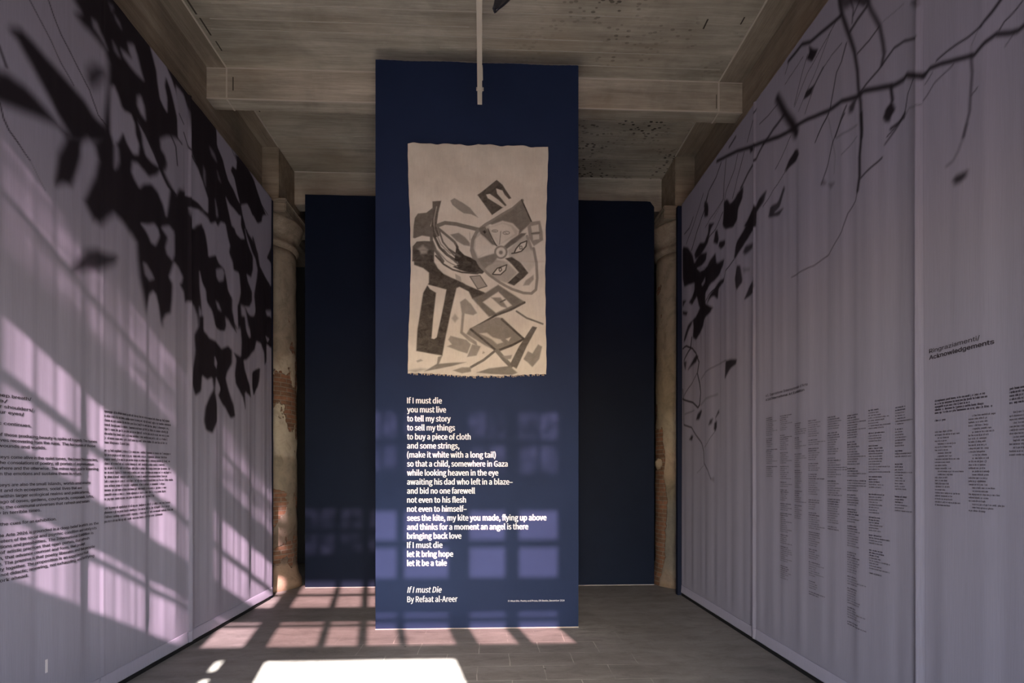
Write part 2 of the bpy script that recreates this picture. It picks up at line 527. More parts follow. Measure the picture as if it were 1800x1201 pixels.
# board joints and cracks in the slab, thin raised fins left by the formwork
fins = []
for y, x0, x1 in ((4.95, -2.5, 1.4), (5.12, -2.6, -0.2), (5.38, -0.5, 2.3), (5.24, -2.65, 1.1), (5.56, -1.2, 2.4), (4.72, -1.9, 2.3), (4.55, -2.7, 0.4), (6.15, -2.4, -1.1), (6.45, -2.2, 2.3), (6.85, -2.6, -1.2), (6.62, 0.9, 2.3), (7.1, -2.5, -1.3), (7.2, 1.0, 2.4)):
    fins.append((x0, x1, y - 0.004, y + 0.004, ZC - 0.005, ZC + 0.002))
fo = boxes('formwork_line', fins, M_fin); fo['kind'] = 'structure'; fo.name = 'trim_7'
cr = []
for x, y, dx, dy in ((-2.70, 5.0, 0.016, 0.16), (-2.69, 5.22, 0.014, 0.2), (-2.68, 5.45, 0.012, 0.12), (-2.68, 6.05, 0.03, 0.14), (-2.69, 6.3, 0.014, 0.25), (2.30, 4.62, 0.012, 0.1), (2.02, 5.0, 0.014, 0.11), (1.95, 6.32, 0.016, 0.12), (1.62, 6.38, 0.013, 0.10), (2.35, 4.95, 0.012, 0.08)):
    cr.append((x - dx / 2, x + dx / 2, y - dy / 2, y + dy / 2, ZC - 0.002, ZC + 0.001))
cr.append((-2.68, -2.67, 5.732, 5.737, 5.52, 5.66)); cr.append((2.432, 2.438, 5.732, 5.737, 5.47, 5.62))
co = struct(boxes('trim_8', cr, M_crack))

# ---- glazed portal behind the camera
YF = -1.06
FX0, FX1, DX0, DX1 = -1.80, 2.06, -0.65, 0.91
solid = [(-5.2, FX0, -1.12, -1.0, 0, 8), (FX1, 5.2, -1.12, -1.0, 0, 8), (FX0, FX1, -1.12, -1.0, 5.70, 8)]
th = (YF - 0.03, YF + 0.03)
for x0, x1 in ((0.97, 1.17), (-0.91, -0.71)):
    solid.append((x0, x1, *th, 0, 5.70))
for z0, z1 in ((3.08, 3.25), (3.70, 4.02), (4.71, 5.05)):
    solid.append((FX0, FX1, *th, z0, z1))
solid += [(1.17, FX1, *th, 0, 3.08), (FX0, -1.045, *th, 0, 3.08), (-0.985, -0.91, *th, 0, 3.08), (-1.045, -0.985, *th, 0, 1.0), (-1.045, -0.985, *th, 2.86, 2.93)]
struct(boxes('wall_front', solid, M_facade))
dfr = struct(boxes('door_1', [(-0.71, DX0, YF - 0.06, YF + 0.06, 0, 3.08), (DX1, 0.97, YF - 0.06, YF + 0.06, 0, 3.08), (DX0, DX1, YF - 0.02, YF + 0.02, 3.06, 3.085)], M_frame))
bays = [([(-1.80, -1.41), (-1.28, -0.91)]), ([(-0.71, -0.27), (-0.20, 0.09), (0.17, 0.46), (0.53, 0.97)]), ([(1.17, 1.53), (1.66, 2.06)])]
rows = [(3.25, 3.70, [3.62], 0.02), (4.02, 4.71, [4.37], 0.03), (5.05, 5.70, [5.37], 0.02)]
k = 0
for panes in bays:
    for z0, z1, bars, hw in rows:
        k += 1
        fr = []
        xs = [p for pp in panes for p in pp]
        for a, b in zip(xs[1:-1:2], xs[2:-1:2]):
            fr.append((a, b, *th, z0, z1))
        for zb in bars:
            fr.append((xs[0], xs[-1], YF - 0.02, YF + 0.02, zb - hw, zb + hw))
        if z0 > 5:
            for a, b in panes:
                fr.append(((a + b) / 2 - 0.012, (a + b) / 2 + 0.012, YF - 0.02, YF + 0.02, z0, z1))
        w = struct(boxes('window_%d' % k, fr, M_frame))
        put(boxes('glass', [(a, b, YF - 0.004, YF + 0.004, z0, z1) for a, b in panes], ((M_glass_shade_clear if panes[0][0] < -1 else M_glass_shade) if z0 > 5 else (M_glass_clear if panes[0][0] < -1 else M_glass))), w)

# ============================================================ columns
def column(cx, cy, m, label, pier_x, bump_out):
    root = thing('column', label, 'column', (cx, cy, 0))
    prof = [(0.47, 0), (0.46, 0.10), (0.43, 0.16), (0.415, 0.25)]
    zs = np.linspace(0.3, 4.50, 60)
    prof += [(0.41 - 0.02 * (z / 4.5), z) for z in zs]
    sh = lathe('shaft', prof, cx, cy, m, rough=0.006)
    put(sh, root)
    cap = [(0.39, 4.50), (0.405, 4.52), (0.43, 4.545), (0.43, 4.575), (0.405, 4.60), (0.402, 4.66), (0.415, 4.69), (0.43, 4.70), (0.43, 4.725), (0.445, 4.74), (0.47, 4.80), (0.485, 4.86), (0.485, 4.885)]
    c = lathe('capital', cap, cx, cy, M_capital, rough=0.004)
    put(c, root)
    bm = bmesh.new()
    box(bm, cx - 0.44, cx + 0.44, cy - 0.44, cy + 0.44, 4.885, 5.0, 0.012)
    box(bm, cx - 0.455, cx + 0.455, cy - 0.455, cy + 0.455, 5.0, 5.05, 0.014)
    ab = from_bm('abacus', bm, M_capital)
    put(ab, root)
    bm = bmesh.new()
    box(bm, pier_x[0], pier_x[1], 7.1, 7.9, 5.05, ZC, 0.01)
    put(from_bm('pier', bm, M_pier), root)
    if bump_out:
        bm = bmesh.new()
        bmesh.ops.create_icosphere(bm, subdivisions=3, radius=1)
        for v in bm.verts:
            d = 1 + 0.18 * math.sin(7 * v.co.x + 3 * v.co.z) * math.cos(5 * v.co.y)
            v.co = Vector((cx - 0.405 + v.co.x * 0.05 * d, cy - 0.1 + v.co.y * 0.06 * d, 1.66 + v.co.z * 0.075 * d))
        put(from_bm('mortar_lump', bm, M_capital, smooth=True), root)
    return root
column(-3.05, 7.45, M_col_left, 'worn plaster and brick column beside the left lilac banners', (-3.34, XS0), False)
column(2.72, 7.45, M_col_right, 'worn plaster and brick column beside the right lilac banners', (XS1, 3.0), True)

# ============================================================ blue walls
def wavy_slab(name, x0, x1, y0, y1, z1, m, amp, seed, round_right=0.0, drop=0.0):
    """upright slab whose top edge is slightly uneven"""
    r = np.random.default_rng(seed)
    n = 90
    xs = np.linspace(x0, x1, n)
    t = np.zeros(n)
    for kf in (3, 7, 13, 29):
        t += r.normal() * np.sin(np.linspace(0, kf * 6.28, n) + r.uniform(0, 6)) / kf ** 0.5
    t = z1 + amp * t + drop * np.linspace(0, 1, n)
    if round_right:
        d = np.clip((xs - (x1 - round_right)) / round_right, 0, 1)
        t -= round_right * (1 - np.sqrt(1 - d ** 2 * 0.98))
    bm = bmesh.new()
    cols = []
    for x, z in zip(xs, t):
        cols.append([bm.verts.new((x, y0, 0.0)), bm.verts.new((x, y0, z)), bm.verts.new((x, y1, z)), bm.verts.new((x, y1, 0.0))])
    for a, b in zip(cols[:-1], cols[1:]):
        for i in range(4):
            j = (i + 1) % 4
            bm.faces.new((a[i], b[i], b[j], a[j]))
    bm.faces.new(cols[0]); bm.faces.new(list(reversed(cols[-1])))
    return from_bm(name, bm, m)

YP = 5.36
panel = thing('freestanding_panel', 'tall navy blue display panel with white poem below hanging canvas', 'panel', (-0.13, YP + 0.08, 0))
put(wavy_slab('board', -1.128, 0.878, YP, YP + 0.16, 5.603, M_navy, 0.003, 3), panel)
put(boxes('base_strip', [(-1.13, 0.88, YP - 0.004, YP - 0.001, 0.0, 0.008)], M_strip), panel)

backw = thing('backdrop_wall', 'wide dark navy wall standing behind the poem panel between the columns', 'partition wall', (-0.13, 7.39, 0))
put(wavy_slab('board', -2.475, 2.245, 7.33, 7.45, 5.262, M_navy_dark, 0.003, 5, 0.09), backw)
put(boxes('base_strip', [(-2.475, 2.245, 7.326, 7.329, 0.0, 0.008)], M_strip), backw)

# ---- lettering
def blender_font(file):
    try:
        return bpy.data.fonts.load(bpy.utils.system_resource('DATAFILES', path='fonts') + '/' + file)
    except Exception:
        return None                                     # the built-in font does as well
FONT = blender_font('Inter.woff2')
POEM_FONT = blender_font('Noto Sans CJK Regular.woff2')
def text_polys(body, bold=0.0, shear=0.0, font=None):
    """outline mesh of a line of text at size 1: (verts, faces)"""
    cu = bpy.data.curves.new('line', 'FONT')
    cu.body = body
    cu.shear = shear
    cu.resolution_u = 3
    if font or FONT:
        cu.font = font or FONT
    ob = bpy.data.objects.new('line', cu)
    C.objects.link(ob)
    dg = bpy.context.evaluated_depsgraph_get()
    me = bpy.data.meshes.new_from_object(ob.evaluated_get(dg))
    v = np.empty(len(me.vertices) * 3); me.vertices.foreach_get('co', v)
    f = [tuple(p.vertices) for p in me.polygons]
    bpy.data.meshes.remove(me)
    bpy.data.objects.remove(ob)
    bpy.data.curves.remove(cu)
    return v.reshape(-1, 3)[:, :2], f

class Lettering:
    """collects lines of text laid in a plane as u (along), z (up)"""
    def __init__(self, font=None):
        self.font = font
        self.cap = text_polys('H', font=font)[0][:, 1].max()
        self.v, self.f, self.w, self.n = [], [], [], 0
    def line(self, body, u0, u1, z, cap, bold=0.0, shear=0.0):
        v, f = text_polys(body, bold, shear, self.font)
        if not len(v):
            return
        lo, hi = v[:, 0].min(), v[:, 0].max()
        q = np.empty_like(v)
        q[:, 0] = u0 + (v[:, 0] - lo) / (hi - lo) * (u1 - u0)
        q[:, 1] = z + v[:, 1] / self.cap * cap
        # heavier strokes: the outline repeated with small shifts
        shifts = [(0, 0)] if not bold else [(dx * bold, dy * bold * 0.5) for dx, dy in ((-1, 0), (-0.33, 1), (0.33, -1), (1, 0), (0, 0))]
        for k_, (dx, dy) in enumerate(shifts):
            self.w.append(np.full(len(q), 0.00025 * k_))
            self.v.append(q + np.array([dx, dy]) * cap / self.cap)
            self.f += [tuple(i + self.n for i in t) for t in f]
            self.n += len(q)
    def quad(self, u0, u1, z0, z1):
        self.v.append(np.array([(u0, z0), (u1, z0), (u1, z1), (u0, z1)]))
        self.w.append(np.full(4, 0.0003 * (self.n // 4 % 3)))
        self.f.append((self.n, self.n + 1, self.n + 2, self.n + 3))
        self.n += 4
    def build(self, name, place, m):
        uz = np.concatenate(self.v)
        co = place(uz[:, 0], uz[:, 1], np.concatenate(self.w))
        me = bpy.data.meshes.new(name)
        me.from_pydata(co.tolist(), [], self.f)
        me.update()
        return link(name, me, m)

on_panel = lambda u, z, w: np.stack([u, YP - 0.002 - w, z], 1)
POEM = [
    ('If I must die', -0.818, -0.480, 2.227),
    ('you must live', -0.818, -0.439, 2.138),
    ('to tell my story', -0.818, -0.394, 2.049),
    ('to sell my things', -0.818, -0.351, 1.960),
    ('to buy a piece of cloth', -0.818, -0.197, 1.871),
    ('and some strings,', -0.818, -0.308, 1.782),
    ('(make it white with a long tail)', -0.818, 0.051, 1.693),
    ('so that a child, somewhere in Gaza', -0.818, 0.170, 1.604),
    ('while looking heaven in the eye', -0.818, 0.077, 1.515),
    ('awaiting his dad who left in a blaze\u2013', -0.818, 0.219, 1.426),
    ('and bid no one farewell', -0.818, -0.154, 1.337),
    ('not even to his flesh', -0.818, -0.243, 1.248),
    ('not even to himself\u2013', -0.818, -0.237, 1.159),
    ('sees the kite, my kite you made, flying up above', -0.818, 0.555, 1.070),
    ('and thinks for a moment an angel is there', -0.818, 0.374, 0.981),
    ('bringing back love', -0.818, -0.288, 0.892),
    ('If I must die', -0.818, -0.474, 0.803),
    ('let it bring hope', -0.818, -0.369, 0.714),
    ('let it be a tale', -0.818, -0.432, 0.625)]
t = Lettering(POEM_FONT)
for s, a, b, z in POEM:
    t.line(s, a, b, z, 0.055, 0.013)
put(t.build('poem_lettering', on_panel, M_white), panel)
t = Lettering(POEM_FONT)
t.line('If I must Die', -0.817, -0.482, 0.361, 0.056, 0.008, 0.22)
put(t.build('title_lettering', on_panel, M_white), panel)
t = Lettering(POEM_FONT)
t.line('By Refaat al-Areer', -0.817, -0.326, 0.268, 0.056, 0.008)
put(t.build('author_lettering', on_panel, M_white), panel)
t = Lettering(POEM_FONT)
t.line('If I Must Die. Poetry and Prose, OR Books, December 2024', 0.175, 0.738, 0.262, 0.0165, 0.0)
put(t.build('credit_lettering', on_panel, M_white), panel)

# ============================================================ print tables (millimetres on each surface)
LEFT_PRINT=[
('p',1,1.0,46,[3586,4807,3586,4587,3644,4567,3605,4504,3669,4494,3729,4499,3808,4497,3874,4482,3902,4432,3902,4264,3846,3890,3766,3782,3808,3687,3776,3565,3719,3438,3679,3346,3766,3255,3841,3254,3902,3326,3959,3385,4049,3366,4149,3327,4207,3288,4220,3159,4240,3041,4274,2939,4308,2831,4329,2784,4527,2749,4645,2757,5040,2863,6783,3319,7056,3392,7056,5423,5627,5788,4142,5412]),
('p',1,1.0,42,[3147,4049,3192,4082,3208,4086,3255,4079,3279,4074,3366,4054,3394,4050,3460,4046,3484,4043,3555,4027,3583,4023,3672,4012,3700,4004,3763,3970,3786,3963,3853,3958,3877,3950,3947,3907,3906,3867,3631,3699,3579,3677,3536,3707,3515,3723,3439,3783,3413,3804,3335,3867,3310,3888,3243,3946,3224,3962,3184,3995,3171,4002,3137,4010,3132,4015,3138,4039]),
('p',1,1.0,47,[2946,3710,3047,3744,3071,3753,3103,3767,3115,3769,3148,3769,3163,3770,3214,3778,3233,3777,3287,3764,3310,3758,3386,3736,3409,3728,3463,3709,3484,3705,3555,3700,3562,3695,3534,3671,3519,3671,3463,3691,3444,3691,3391,3673,3369,3666,3293,3643,3264,3634,3176,3605,3149,3596,3078,3573,3047,3559,2946,3503,2929,3521,2929,3677]),
('p',1,0.9,60,[3718,4247,3766,4307,3785,4321,3843,4341,3856,4340,3873,4316,3867,4297,3817,4211,3801,4189,3760,4149,3747,4146,3715,4170,3710,4182,3710,4229]),
('s',1,0.8,5,4.5,4.5,[3256,4299,3322,4244,3409,4179,3491,4103,3587,4039]),
('s',1,1.0,5,4.4,4.4,[3387,4413,3427,4353,3491,4281,3587,4207,3731,4110,3775,4044,3808,3994,3923,3962]),
('s',1,1.0,5,4.8,4.8,[3073,3573,3094,3503,3124,3456,3177,3423]),
('s',1,0.8,9.5,9.5,9.5,[3066,3886,3109,3802]),
('p',1,1.0,39,[3468,3534,3495,3594,3504,3615,3525,3672,3544,3690,3631,3733,3649,3737,3656,3719,3658,3704,3658,3635,3654,3609,3631,3533,3622,3507,3592,3434,3584,3416,3570,3386,3560,3378,3517,3367,3501,3358,3453,3322,3443,3320,3437,3343,3438,3360,3451,3432,3455,3455,3462,3513]),
('s',1,1,5,4.6,3.2,[3177,3423,3256,3367]),
('s',1,0.5,5,2.5,2.5,[3256,3367,3313,3302,3365,3245]),
('p',1,0.93,48,[3575,2855,3619,2928,3638,2953,3699,3018,3721,3035,3785,3067,3808,3074,3876,3077,3901,3081,3976,3099,3987,3094,3974,3051,3960,3035,3899,2987,3876,2970,3808,2927,3785,2916,3721,2898,3697,2889,3629,2851,3610,2845,3574,2842]),
('p',0,1,18,[4366,4995,4525,5002,4559,4990,4589,4911,4603,4891,4653,4854,4668,4840,4706,4801,4718,4785,4743,4736,4750,4715,4763,4649,4768,4606,4781,4432,4779,4404,4752,4419,4747,4442,4740,4558,4731,4593,4686,4675,4673,4699,4642,4750,4629,4767,4586,4809,4576,4806,4564,4747,4566,4725,4591,4663,4595,4636,4595,4549,4588,4536,4552,4548,4540,4554,4504,4580,4494,4598,4471,4674,4465,4698,4453,4760,4445,4782,4412,4840,4401,4859,4373,4907,4364,4925,4343,4984]),
('p',0,0.85,22,[4722,4845,4774,4852,4790,4853,4830,4851,4847,4839,4902,4776,4914,4750,4928,4666,4933,4632,4947,4522,4925,4488,4789,4405,4763,4421,4750,4595,4743,4654,4718,4816]),
('p',0,0.95,29,[4119,4726,4168,4758,4182,4758,4213,4722,4223,4705,4254,4648,4264,4631,4291,4590,4283,4581,4216,4572,4195,4570,4145,4573,4126,4575,4069,4583,4055,4588,4037,4612,4038,4618,4067,4627,4082,4631,4140,4643,4147,4650,4127,4674,4122,4683,4112,4715]),
('p',0,1,30,[4223,4405,4254,4433,4265,4431,4297,4392,4304,4373,4315,4305,4309,4294,4267,4301,4254,4306,4223,4332,4218,4345,4218,4392]),
('p',0,1,28,[3930,4269,3955,4296,3964,4296,3991,4268,4001,4255,4029,4211,4038,4202,4067,4195,4080,4196,4128,4209,4142,4206,4172,4172,4179,4148,4189,4042,4176,4015,4098,3967,4079,3966,4051,4006,4041,4005,4013,3956,4002,3939,3966,3891,3955,3891,3930,3938,3925,3964,3921,4067,3921,4109,3925,4241]),
('p',0,0.6,27,[3758,4606,3791,4616,3801,4612,3826,4585,3836,4575,3870,4548,3879,4539,3897,4516,3894,4513,3859,4523,3847,4527,3814,4543,3802,4547,3769,4556,3762,4564,3754,4599]),
('p',0,0.5,28,[3952,4606,3979,4596,3988,4589,4016,4560,4018,4554,3999,4546,3991,4546,3964,4556,3958,4565,3949,4601]),
('p',0,0.6,28,[3972,4807,4008,4800,4017,4795,4031,4775,4027,4772,3990,4780,3981,4785,3968,4805]),
('p',0,0.4,28,[3917,4847,3948,4856,3951,4851,3938,4818,3932,4817,3914,4842]),
('p',0,0.62,47,[3666,3683,3712,3764,3726,3775,3758,3759,3765,3750,3773,3713,3773,3690,3765,3597,3757,3561,3717,3451,3703,3422,3664,3368,3652,3361,3622,3380,3617,3393,3617,3450,3622,3475,3652,3561,3658,3588,3658,3657]),
('p',0,1,23,[3982,4129,4117,4209,4148,4218,4179,4186,4187,4171,4195,4118,4202,4101,4234,4057,4239,4039,4231,3981,4222,3966,4181,3943,4166,3943,4119,3967,4105,3978,4074,4016,4064,4018,4034,3994,4022,3981,3985,3928,3976,3925,3962,3961,3959,3987,3959,4097]),
('p',1,1.0,26,[4057,4015,4102,3966,4115,3950,4143,3909,4147,3892,4143,3837,4126,3822,4034,3790,4017,3795,4010,3852,4010,3871,4017,3926,4022,3947,4045,4012]),
('p',0,0.9,24,[4225,4226,4267,4199,4286,4186,4354,4142,4376,4127,4430,4086,4444,4071,4471,4024,4467,4015,4412,4006,4392,4006,4330,4015,4315,4024,4290,4069,4284,4085,4275,4134,4267,4155,4225,4219]),
('p',0,0.95,28,[4171,3878,4211,3896,4227,3898,4276,3888,4296,3885,4356,3874,4378,3880,4440,3926,4458,3942,4495,3991,4511,3992,4568,3948,4585,3937,4624,3917,4629,3897,4614,3801,4608,3768,4588,3677,4579,3673,4545,3738,4530,3757,4474,3803,4454,3813,4400,3830,4378,3826,4309,3789,4289,3775,4247,3731,4233,3728,4192,3754,4181,3764,4157,3793,4154,3808,4162,3865]),
('p',0,0.7,30,[3964,3898,3993,3885,4000,3871,4007,3805,4006,3786,3991,3748,3985,3737,3963,3715,3959,3735,3959,3875]),
('p',0,0.9,30,[4513,4264,4580,4322,4602,4338,4661,4369,4684,4380,4756,4413,4779,4422,4838,4439,4849,4387,4849,4074,4838,4015,4779,3997,4762,3982,4720,3919,4706,3912,4665,3939,4649,3949,4600,3981,4586,3992,4557,4023,4557,4039,4586,4102,4588,4119,4569,4154,4559,4163,4521,4181,4512,4193,4503,4245]),
('s',1,0.9,9.9,9.9,9.9,[4645,4374,4713,4319,4738,4180]),
('s',1,0.8,9.2,9.2,9.2,[4727,4417,4812,4404]),
('p',1,0.85,29,[4463,4140,4528,4144,4546,4139,4585,4103,4589,4089,4574,4046,4564,4039,4521,4038,4504,4041,4449,4060,4441,4073,4450,4129]),
('p',0,0.9,27,[4759,4555,4780,4593,4795,4607,4859,4649,4877,4650,4910,4616,4920,4596,4942,4516,4950,4489,4973,4414,4991,4390,5075,4322,5096,4275,5131,4072,5120,4037,5024,4041,4994,4040,4914,4030,4893,4028,4849,4024,4840,4076,4835,4380,4825,4436,4777,4449,4767,4464,4757,4536]),
('s',1,1.0,5.5,5.5,5.5,[4769,4639,4841,4596]),
('s',1,1.0,7.0,7.0,7.0,[4841,4521,4916,4433,5008,4376,5104,4344]),
('s',1,1.0,11.7,11.7,11.7,[4207,4231,4320,4186,4415,4102,4514,4007,4605,3931,4713,3908]),
('p',0,1,28,[4937,3910,5065,3960,5089,3958,5095,3896,5084,3872,5019,3797,5002,3786,4967,3802,4957,3811,4935,3844,4929,3857,4918,3895]),
('p',0,1,18,[4886,4407,4976,4366,5003,4354,5061,4323,5080,4311,5128,4272,5146,4257,5195,4204,5209,4188,5241,4151,5247,4127,5247,4027,5234,4007,5165,3994,5141,3996,5068,4018,5035,4019,4920,3999,4895,3993,4862,3983,4858,4037,4869,4358]),
('p',0,1,29,[4943,3913,5012,3934,5038,3941,5122,3962,5152,3965,5240,3960,5260,3951,5286,3902,5272,3885,5171,3839,5149,3835,5125,3857,5112,3855,5064,3820,5049,3808,5014,3772,5002,3765,4967,3763,4957,3782,4935,3890]),
('p',1,1.0,18,[4886,3976,4976,4003,5007,4008,5089,4011,5128,4009,5265,3996,5268,3993,5142,3986,5108,3980,5036,3958,5003,3947,4890,3904,4871,3906,4871,3962]),
('p',0,1,14,[5390,4974,5557,5011,5601,5011,5683,4968,5705,4952,5751,4907,5768,4892,5814,4853,5821,4832,5813,4754,5801,4739,5739,4734,5724,4724,5701,4675,5707,4661,5760,4632,5778,4612,5825,4526,5842,4500,5890,4435,5890,4425,5842,4439,5822,4448,5760,4490,5735,4503,5660,4535,5639,4549,5595,4597,5580,4616,5537,4676,5514,4695,5431,4743,5415,4768,5408,4860,5401,4888,5367,4955]),
('p',0,1,15,[5717,4975,5834,5001,5854,4992,5846,4913,5834,4897,5779,4887,5760,4896,5707,4959]),
('p',0,1,16,[6097,4958,6647,4982,6754,4942,6754,4683,6731,4635,6606,4619,6567,4625,6468,4677,6437,4698,6360,4765,6334,4789,6260,4854,6231,4870,6142,4900,6111,4912,6025,4948]),
('s',1,0.9,5.0,4.5,4.5,[5667,4951,5749,4873,5823,4836]),
('s',1,1.0,5.8,5.8,5.8,[6424,4684,6697,4634]),
('p',0,1,19,[5941,4435,6058,4501,6088,4509,6141,4488,6162,4475,6234,4422,6260,4411,6334,4397,6360,4403,6437,4454,6452,4474,6462,4537,6493,4555,6665,4602,6700,4598,6721,4522,6630,4466,6135,4245,6044,4224,5977,4308,5959,4336,5926,4411]),
('p',0,0.95,18,[5600,4341,5674,4313,5711,4306,5851,4293,5882,4276,5915,4193,5895,4167,5752,4102,5720,4107,5675,4195,5656,4228,5598,4328]),
('p',0,0.8,30,[5376,4198,5410,4146,5419,4129,5432,4080,5430,4069,5403,4056,5394,4074,5374,4187]),
('p',0,0.6,30,[5284,4654,5350,4646,5367,4639,5401,4603,5403,4596,5383,4592,5370,4593,5317,4602,5303,4611,5277,4649]),
('p',0,0.5,29,[5166,4400,5191,4381,5197,4360,5203,4257,5198,4247,5167,4289,5162,4311,5162,4389]),
('p',0,0.5,31,[5426,4500,5481,4447,5485,4438,5450,4440,5440,4450,5420,4501]),
('p',0,0.85,25,[4364,3499,4417,3529,4433,3531,4470,3514,4480,3505,4498,3474,4493,3454,4447,3378,4433,3365,4397,3367,4386,3372,4360,3399,4346,3410,4294,3441,4282,3448,4266,3457,4274,3463,4343,3489]),
('p',0,0.65,24,[4291,3169,4325,3171,4339,3167,4383,3139,4395,3129,4422,3100,4419,3090,4375,3063,4359,3061,4316,3079,4305,3093,4288,3157]),
('p',0,0.8,26,[4550,3568,4608,3600,4627,3603,4677,3584,4686,3557,4688,3421,4685,3388,4664,3339,4652,3334,4600,3354,4589,3364,4574,3399,4576,3417,4600,3485,4594,3503,4537,3535,4528,3544,4538,3560]),
('p',0,1,25,[4373,2952,4408,2986,4419,2990,4447,2976,4456,2964,4484,2905,4492,2880,4511,2800,4516,2773,4531,2696,4507,2676,4367,2640,4341,2653,4328,2759,4328,2789,4341,2853,4346,2875,4364,2936]),
('p',0,0.97,27,[4688,3320,4745,3311,4764,3303,4817,3262,4825,3247,4814,3207,4807,3196,4781,3174,4785,3165,4833,3133,4844,3116,4860,3053,4870,3046,4909,3064,4927,3065,4996,3055,5014,3044,5049,2991,5059,2960,5077,2836,5019,2798,4697,2717,4638,2707,4598,2725,4586,2727,4557,2719,4551,2728,4541,2783,4545,2801,4573,2844,4586,2855,4630,2880,4640,2897,4653,2972,4657,3004,4664,3113,4659,3138,4624,3173,4621,3186,4641,3229,4649,3247,4674,3310]),
('p',0,1,21,[4972,3861,5126,3934,5171,3945,5272,3933,5302,3938,5368,3982,5387,3987,5427,3972,5442,3978,5484,4032,5503,4045,5575,4064,5595,4052,5639,3964,5652,3941,5682,3896,5685,3878,5670,3821,5675,3802,5720,3747,5731,3727,5746,3667,5765,3659,5860,3672,5882,3650,5915,3511,5915,3471,5882,3385,5871,3362,5839,3315,5836,3275,5852,3092,5844,3067,5781,3102,5764,3124,5734,3210,5728,3242,5728,3337,5718,3361,5657,3407,5642,3428,5612,3504,5602,3527,5573,3588,5553,3600,5468,3610,5444,3619,5389,3659,5363,3657,5271,3607,5253,3609,5240,3671,5234,3695,5208,3770,5195,3795,5146,3858,5124,3862,5052,3822,5031,3806,4985,3753,4973,3758,4950,3835]),
('p',0,1,18,[5752,4232,5895,4299,5920,4297,5920,4214,5932,4186,5998,4109,5998,4090,5932,4062,5906,4057,5826,4060,5804,4068,5757,4113,5746,4134,5731,4207]),
('p',0,1,20,[6037,4367,6194,4442,6238,4450,6331,4421,6360,4425,6437,4476,6454,4497,6474,4564,6510,4592,6704,4684,6739,4649,6739,4357,6719,4280,6605,4140,6605,4115,6719,4109,6739,4068,6739,3845,6708,3816,6533,3873,6490,3889,6412,3926,6392,3944,6354,4011,6334,4040,6260,4138,6228,4160,6121,4193,6094,4205,6042,4244,6030,4264,6013,4341]),
('p',0,0.95,22,[6022,4199,6090,4136,6115,4112,6186,4040,6211,4021,6284,3987,6303,3969,6341,3903,6344,3873,6325,3769,6312,3726,6257,3587,6253,3541,6290,3417,6287,3379,6232,3291,6207,3280,6118,3301,6090,3313,6022,3354,6025,3364,6111,3383,6136,3397,6189,3461,6198,3486,6198,3565,6186,3588,6115,3643,6097,3662,6062,3719,6071,3730,6158,3730,6180,3745,6216,3829,6222,3862,6222,3965,6210,3992,6139,4042,6117,4061,6065,4116,6050,4137,6016,4199]),
('s',1,1,22.6,22.6,33.9,[6222,4187,6334,4061,6373,3922,6504,3849,6725,3777]),
('p',1,1.0,24,[6723,4283,6629,4160,6629,4136,6723,4122,6739,4144,6739,4281]),
('p',0,0.95,21,[5094,3397,5130,3326,5146,3307,5195,3272,5206,3252,5219,3177,5232,3157,5296,3116,5315,3096,5354,3019,5369,2995,5409,2938,5383,2919,5201,2872,5166,2882,5141,2987,5135,3021,5123,3115,5117,3147,5099,3232,5095,3268,5089,3389]),
('p',0,0.85,25,[5399,3536,5509,3585,5534,3589,5563,3565,5565,3549,5551,3488,5536,3471,5465,3439,5446,3437,5405,3457,5395,3469,5382,3519]),
('p',0,0.95,30,[5387,3213,5427,3213,5443,3205,5492,3164,5492,3157,5443,3156,5427,3164,5387,3206]),
('p',0,0.95,32,[5598,3115,5656,3110,5680,3098,5756,3031,5745,3013,5610,2978,5587,2990,5587,3097]),
('p',0,0.95,34,[5932,3344,5998,3350,6016,3340,6050,3281,6065,3250,6117,3132,6108,3107,6005,3080,5983,3093,5958,3193,5949,3228,5925,3326]),
('p',0,0.95,37,[6581,3479,6715,3519,6739,3513,6739,3435,6723,3422,6629,3420,6605,3427,6565,3466]),
('p',0,0.9,29,[5092,3065,5116,3040,5122,3012,5128,2877,5123,2856,5093,2874,5088,2902,5088,3044]),
('p',0,1,25,[4527,2707,4812,2802,6783,3284,6783,2884,4527,2433]),
('p',1,1.0,23,[5054,2856,5083,2895,5088,2912,5088,2974,5098,2988,5156,3005,5167,2992,5167,2897,5180,2874,5256,2838,5283,2830,5362,2825,5393,2819,5492,2784,5528,2786,5632,2836,5660,2841,5714,2818,5724,2796,5724,2691,5711,2658,5639,2575,5624,2552,5606,2506,5612,2482,5666,2387,5685,2354,5739,2266,5754,2235,5782,2150,5775,2131,5711,2107,5687,2115,5615,2185,5579,2211,5443,2286,5429,2309,5478,2366,5472,2390,5390,2468,5373,2462,5357,2353,5360,2317,5392,2223,5398,2186,5398,2071,5392,2043,5360,1999,5349,1982,5317,1931,5298,1925,5221,1944,5203,1958,5181,2019,5180,2047,5195,2143,5206,2174,5260,2253,5277,2278,5324,2341,5330,2366,5314,2445,5300,2454,5239,2427,5217,2426,5157,2447,5144,2431,5130,2319,5114,2292,5043,2251,5023,2256,4981,2326,4975,2356,4982,2456,4989,2494,5024,2616,5028,2657,5014,2768,5016,2796,5044,2841]),
('p',0,0.8,16,[5358,2668,5401,2628,5406,2613,5390,2568,5382,2564,5355,2583,5350,2598,5350,2663]),
('p',1,1.0,20,[5373,3068,5548,3118,5583,3116,5600,3053,5600,3033,5583,2986,5564,2974,5479,2956,5451,2956,5378,2974,5362,2988,5346,3048]),
('p',1,1.0,18,[5650,3141,5713,3124,5737,3108,5812,3031,5815,3021,5759,3042,5734,3058,5653,3132]),
